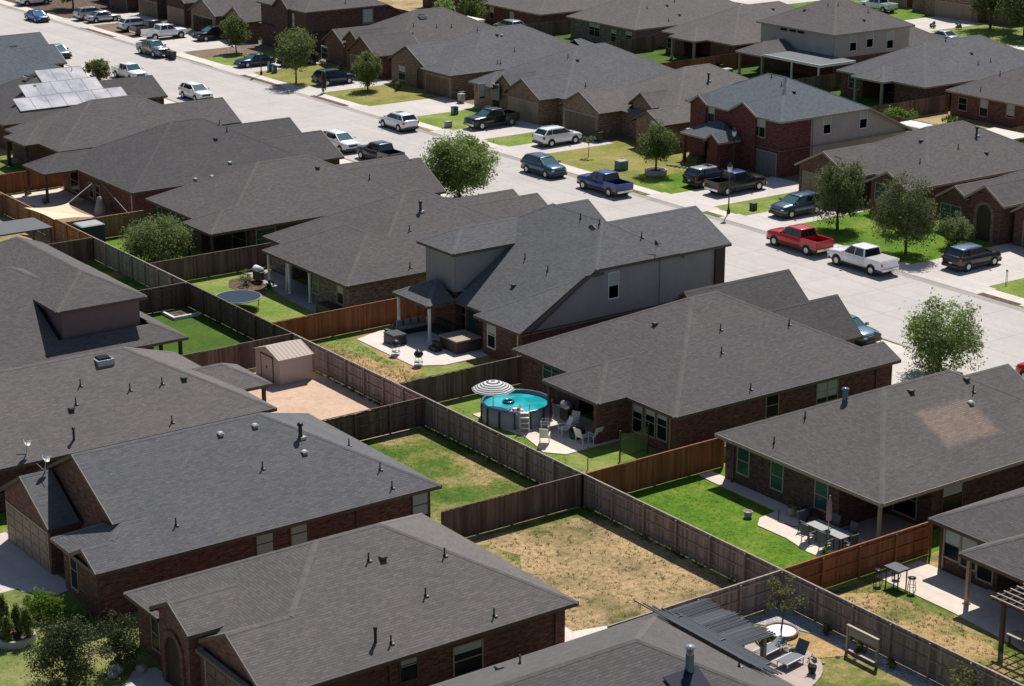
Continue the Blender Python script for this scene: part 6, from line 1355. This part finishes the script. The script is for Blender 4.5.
P0 = Vector(on_roof('R5', 683, 616) or (52.8, 63.2, 3.2)); 
for k in range(26):
    f = k/25; x = 53.0+f*1.75; z = 2.7+.5*(54.3-x)+.2 if x < 54.3 else 2.85
    y0 = 63.4-f*.2+(.9 if k % 7 == 0 else rnd.uniform(-1.4, .2) if k < 12 else rnd.uniform(-.4, .2)); y1 = 55.8+rnd.uniform(-.3, .8)+f*.6
    mb.box(x-52.6, x-52.6+.06, y1-60, y0-60, z-.04, z+.0+rnd.uniform(0, .008))
mb.build('reed_slats', 'reed', ts)
for y in (2.9, 0, -2.9): MB().box(53.1-52.6, 54.7-52.6, y-.03, y+.03, 2.86, 2.9).build('batten', 'black_metal', ts)
def lounger(label, x, y, rz, back=.55):
    t = thing('sun_lounger', label, 'sun lounger', (x, y, .04), rz, 'grey sun loungers'); plain('sling', (.13, .15, .17), .7) if 'sling' not in M else None
    MB().box(-.7, .62, -.31, .31, .3, .33).build('seat', 'sling', t); MB().bar((.62, 0, .315), (.62+.62*math.cos(back), 0, .315+.72*math.sin(back)), .62, .03).build('backrest', 'sling', t)
    for xx in (-.6, .55):
        for s in (-1, 1): MB().box(xx-.02, xx+.02, s*.3-.02, s*.3+.02, 0, .298).build('leg', 'galv', t)
    for s in (-1, 1): MB().box(-.72, .62, s*.33-.02, s*.33+.02, .29, .34).build('side_rail', 'galv', t)
lounger('grey sun lounger lying nearly flat, left of the pair', 59.1, 61.9, .15, .25); lounger('grey sun lounger with raised back, right of the pair', 59.3, 60.6, .15, .95)
pot('small dark pot beside the pergola post', 58.3, 62.9, .2, .3, 'dark_plastic', .04, 'leaf_hedge', 7)
fr = thing('wooden_rack', 'brown wooden frame rack standing before the weathered fence', 'rack', (62.45, 59.2, 0)); 
for y in (-.95, .95): MB().box(-.06, .06, y-.05, y+.05, 0, 1.25).build('upright', 'trim_tan', fr)
MB().box(-.07, .07, -1.0, 1.0, 1.252, 1.34).build('top_rail', 'trim_tan', fr); MB().box(-.02, .02, -.9, .9, .85, 1.2).build('panel', 'trim_grey', fr); MB().box(-.15, .15, -.9, .9, .12, .17).build('shelf', 'trim_tan', fr)
# bits in the far yards
gg = thing('patio_table', 'small white patio table in the yard above the tan roof', 'table', (157.8, 180.5, 0)); MB().lathe([(.0, .74), (.6, .74), (.6, .7), (.05, .68), (.05, .05), (.3, 0)], n=16).build('tabletop', 'white_paint', gg)
box_thing('storage_bench', 'storage bench with a pale lid in the far yard', 'bench', 158.9, 177.8, 1.6, 1.0, .8, 'post_brown', 'trim_grey')
box_thing('white_shed', 'white low garden store behind the blue grey roof', 'garden store', 148.8, 138.0, 2.2, 3.2, 1.9, 'trim_white', 'white_paint')
box_thing('covered_bench', 'dark covered bench by the curtained porch wall', 'bench', 70.6, 120.7, 1.0, 2.0, .7, 'dark_plastic', 'black_metal', z=.05)
def hose(label, pts, mat='p_teal'):
    mb = MB()
    for a, b_ in zip(pts[:-1], pts[1:]): mb.tube((*a, .07), (*b_, .07), .02, n=5)
    tag(mb.build('garden_hose', mat), label, 'hose')
hose('thin dark hose curling over the patio concrete', [(71.6, 74.6), (71.0, 74.0), (70.4, 73.4), (70.6, 72.4), (71.3, 72.0), (71.7, 72.8)], 'dark_plastic')

def ac_unit(label, x, y):
    t = thing('air_conditioner', label, 'air conditioner', (x, y, 0), 0, 'outdoor air conditioner units')
    MB().box(-.5, .5, -.5, .5, 0, .08).build('pad', 'kerb', t); MB().box(-.4, .4, -.4, .4, .08, .85).build('coil_case', 'siding_grey', t)
    MB().lathe([(.34, .852), (.34, .89), (.3, .89), (.28, .86), (0, .86)], n=16).build('fan_grille', 'black_metal', t)
ac_unit('grey air conditioner in the gap beside the wall by the pool house fence', 74.6, 82.6); ac_unit('grey air conditioner beside the grey brick wall behind the red fence', 75.2, 117.5); ac_unit('grey air conditioner beside the brick wall of the middle left house', 53.0, 81.95)
# weeds and tufts nobody could count
def tufts(x0, x1, y0, y1, n, seed, size, mat, name, keep=None):
    rnd = random.Random(seed); mb = MB()
    for k in range(n):
        x, y = rnd.uniform(x0, x1), rnd.uniform(y0, y1)
        if keep and not keep(x, y): continue
        for j in range(rnd.randint(4, 9)):
            a = rnd.uniform(0, 6.28); l = size*rnd.uniform(.5, 1.3); w_ = l*.16; dx, dy = math.cos(a), math.sin(a); ox, oy = x+rnd.uniform(-.09, .09), y+rnd.uniform(-.09, .09)
            mb.face([(ox-dy*w_, oy+dx*w_, 0), (ox+dy*w_, oy-dx*w_, 0), (ox+dx*l*.7, oy+dy*l*.7, l*rnd.uniform(.4, .9))])
    o = mb.build(name, mat); return tag(o, kind='stuff')
island('weed_dry', (.22, .17, .08), (.46, .35, .19), .9, .3); island('blade_green', (.07, .13, .015), (.14, .21, .03), .8, .3); island('weed_green', (.05, .09, .015), (.15, .20, .04), .8, .3)
tufts(52.5, 63.1, 66.0, 81.2, 1500, 1, .09, 'weed_dry', 'dry_grass'); tufts(52.5, 63.1, 66.0, 81.2, 260, 2, .13, 'weed_green', 'weeds')
tufts(63.7, 69.0, 46, 65.3, 1100, 3, .09, 'weed_dry', 'dry_grass'); tufts(63.7, 69.0, 46, 65.3, 500, 4, .12, 'weed_green', 'weeds')
tufts(63.6, 72.2, 65.9, 81.2, 3200, 5, .06, 'blade_green', 'grass', keep=lambda x, y: x < 68.6 or y > 75.2 and x < 71.2); tufts(54.5, 63.1, 81.8, 97.0, 2600, 6, .06, 'blade_green', 'grass')
tufts(63.6, 68.8, 100.6, 116, 1300, 7, .12, 'weed_dry', 'dry_grass'); tufts(63.7, 67.0, 82, 99, 1500, 8, .06, 'blade_green', 'grass')
for (y0, y1) in ((66, 97), (100, 150)): tufts(63.5, 63.75, y0, y1, 260, int(y0), .2, 'weed_green', 'weeds')
tufts(63.1, 63.35, 66, 128, 380, 11, .2, 'weed_green', 'weeds'); tufts(20, 35, 75, 89, 2600, 12, .06, 'blade_green', 'grass')
# ---------------------------------------------------------------- light
SUN_EL, SUN_AZ = R(54), R(40)   # azimuth counter-clockwise from +X
w = bpy.data.worlds.new('World'); scn.world = w; w.use_nodes = True
bg = w.node_tree.nodes['Background']; sky = w.node_tree.nodes.new('ShaderNodeTexSky'); sky.sky_type = 'NISHITA'; sky.sun_disc = False
sky.sun_elevation = SUN_EL; sky.sun_rotation = math.pi/2-SUN_AZ; sky.air_density = 1.0; sky.dust_density = .6; sky.ozone_density = 1.2
w.node_tree.links.new(sky.outputs[0], bg.inputs[0]); bg.inputs[1].default_value = .067
sl = bpy.data.lights.new('sun', 'SUN'); sl.energy = 4.7; sl.angle = R(.53); sl.color = (1, .955, .90)
so = bpy.data.objects.new('sun', sl); col.objects.link(so)
d = Vector((math.cos(SUN_EL)*math.cos(SUN_AZ), math.cos(SUN_EL)*math.sin(SUN_AZ), math.sin(SUN_EL)))
so.rotation_euler = d.to_track_quat('Z', 'Y').to_euler()
scn.view_settings.view_transform = 'Standard'; scn.view_settings.look = 'None'; scn.view_settings.exposure = .14; scn.view_settings.gamma = 1
scn.render.resolution_x = 1024; scn.render.resolution_y = 686
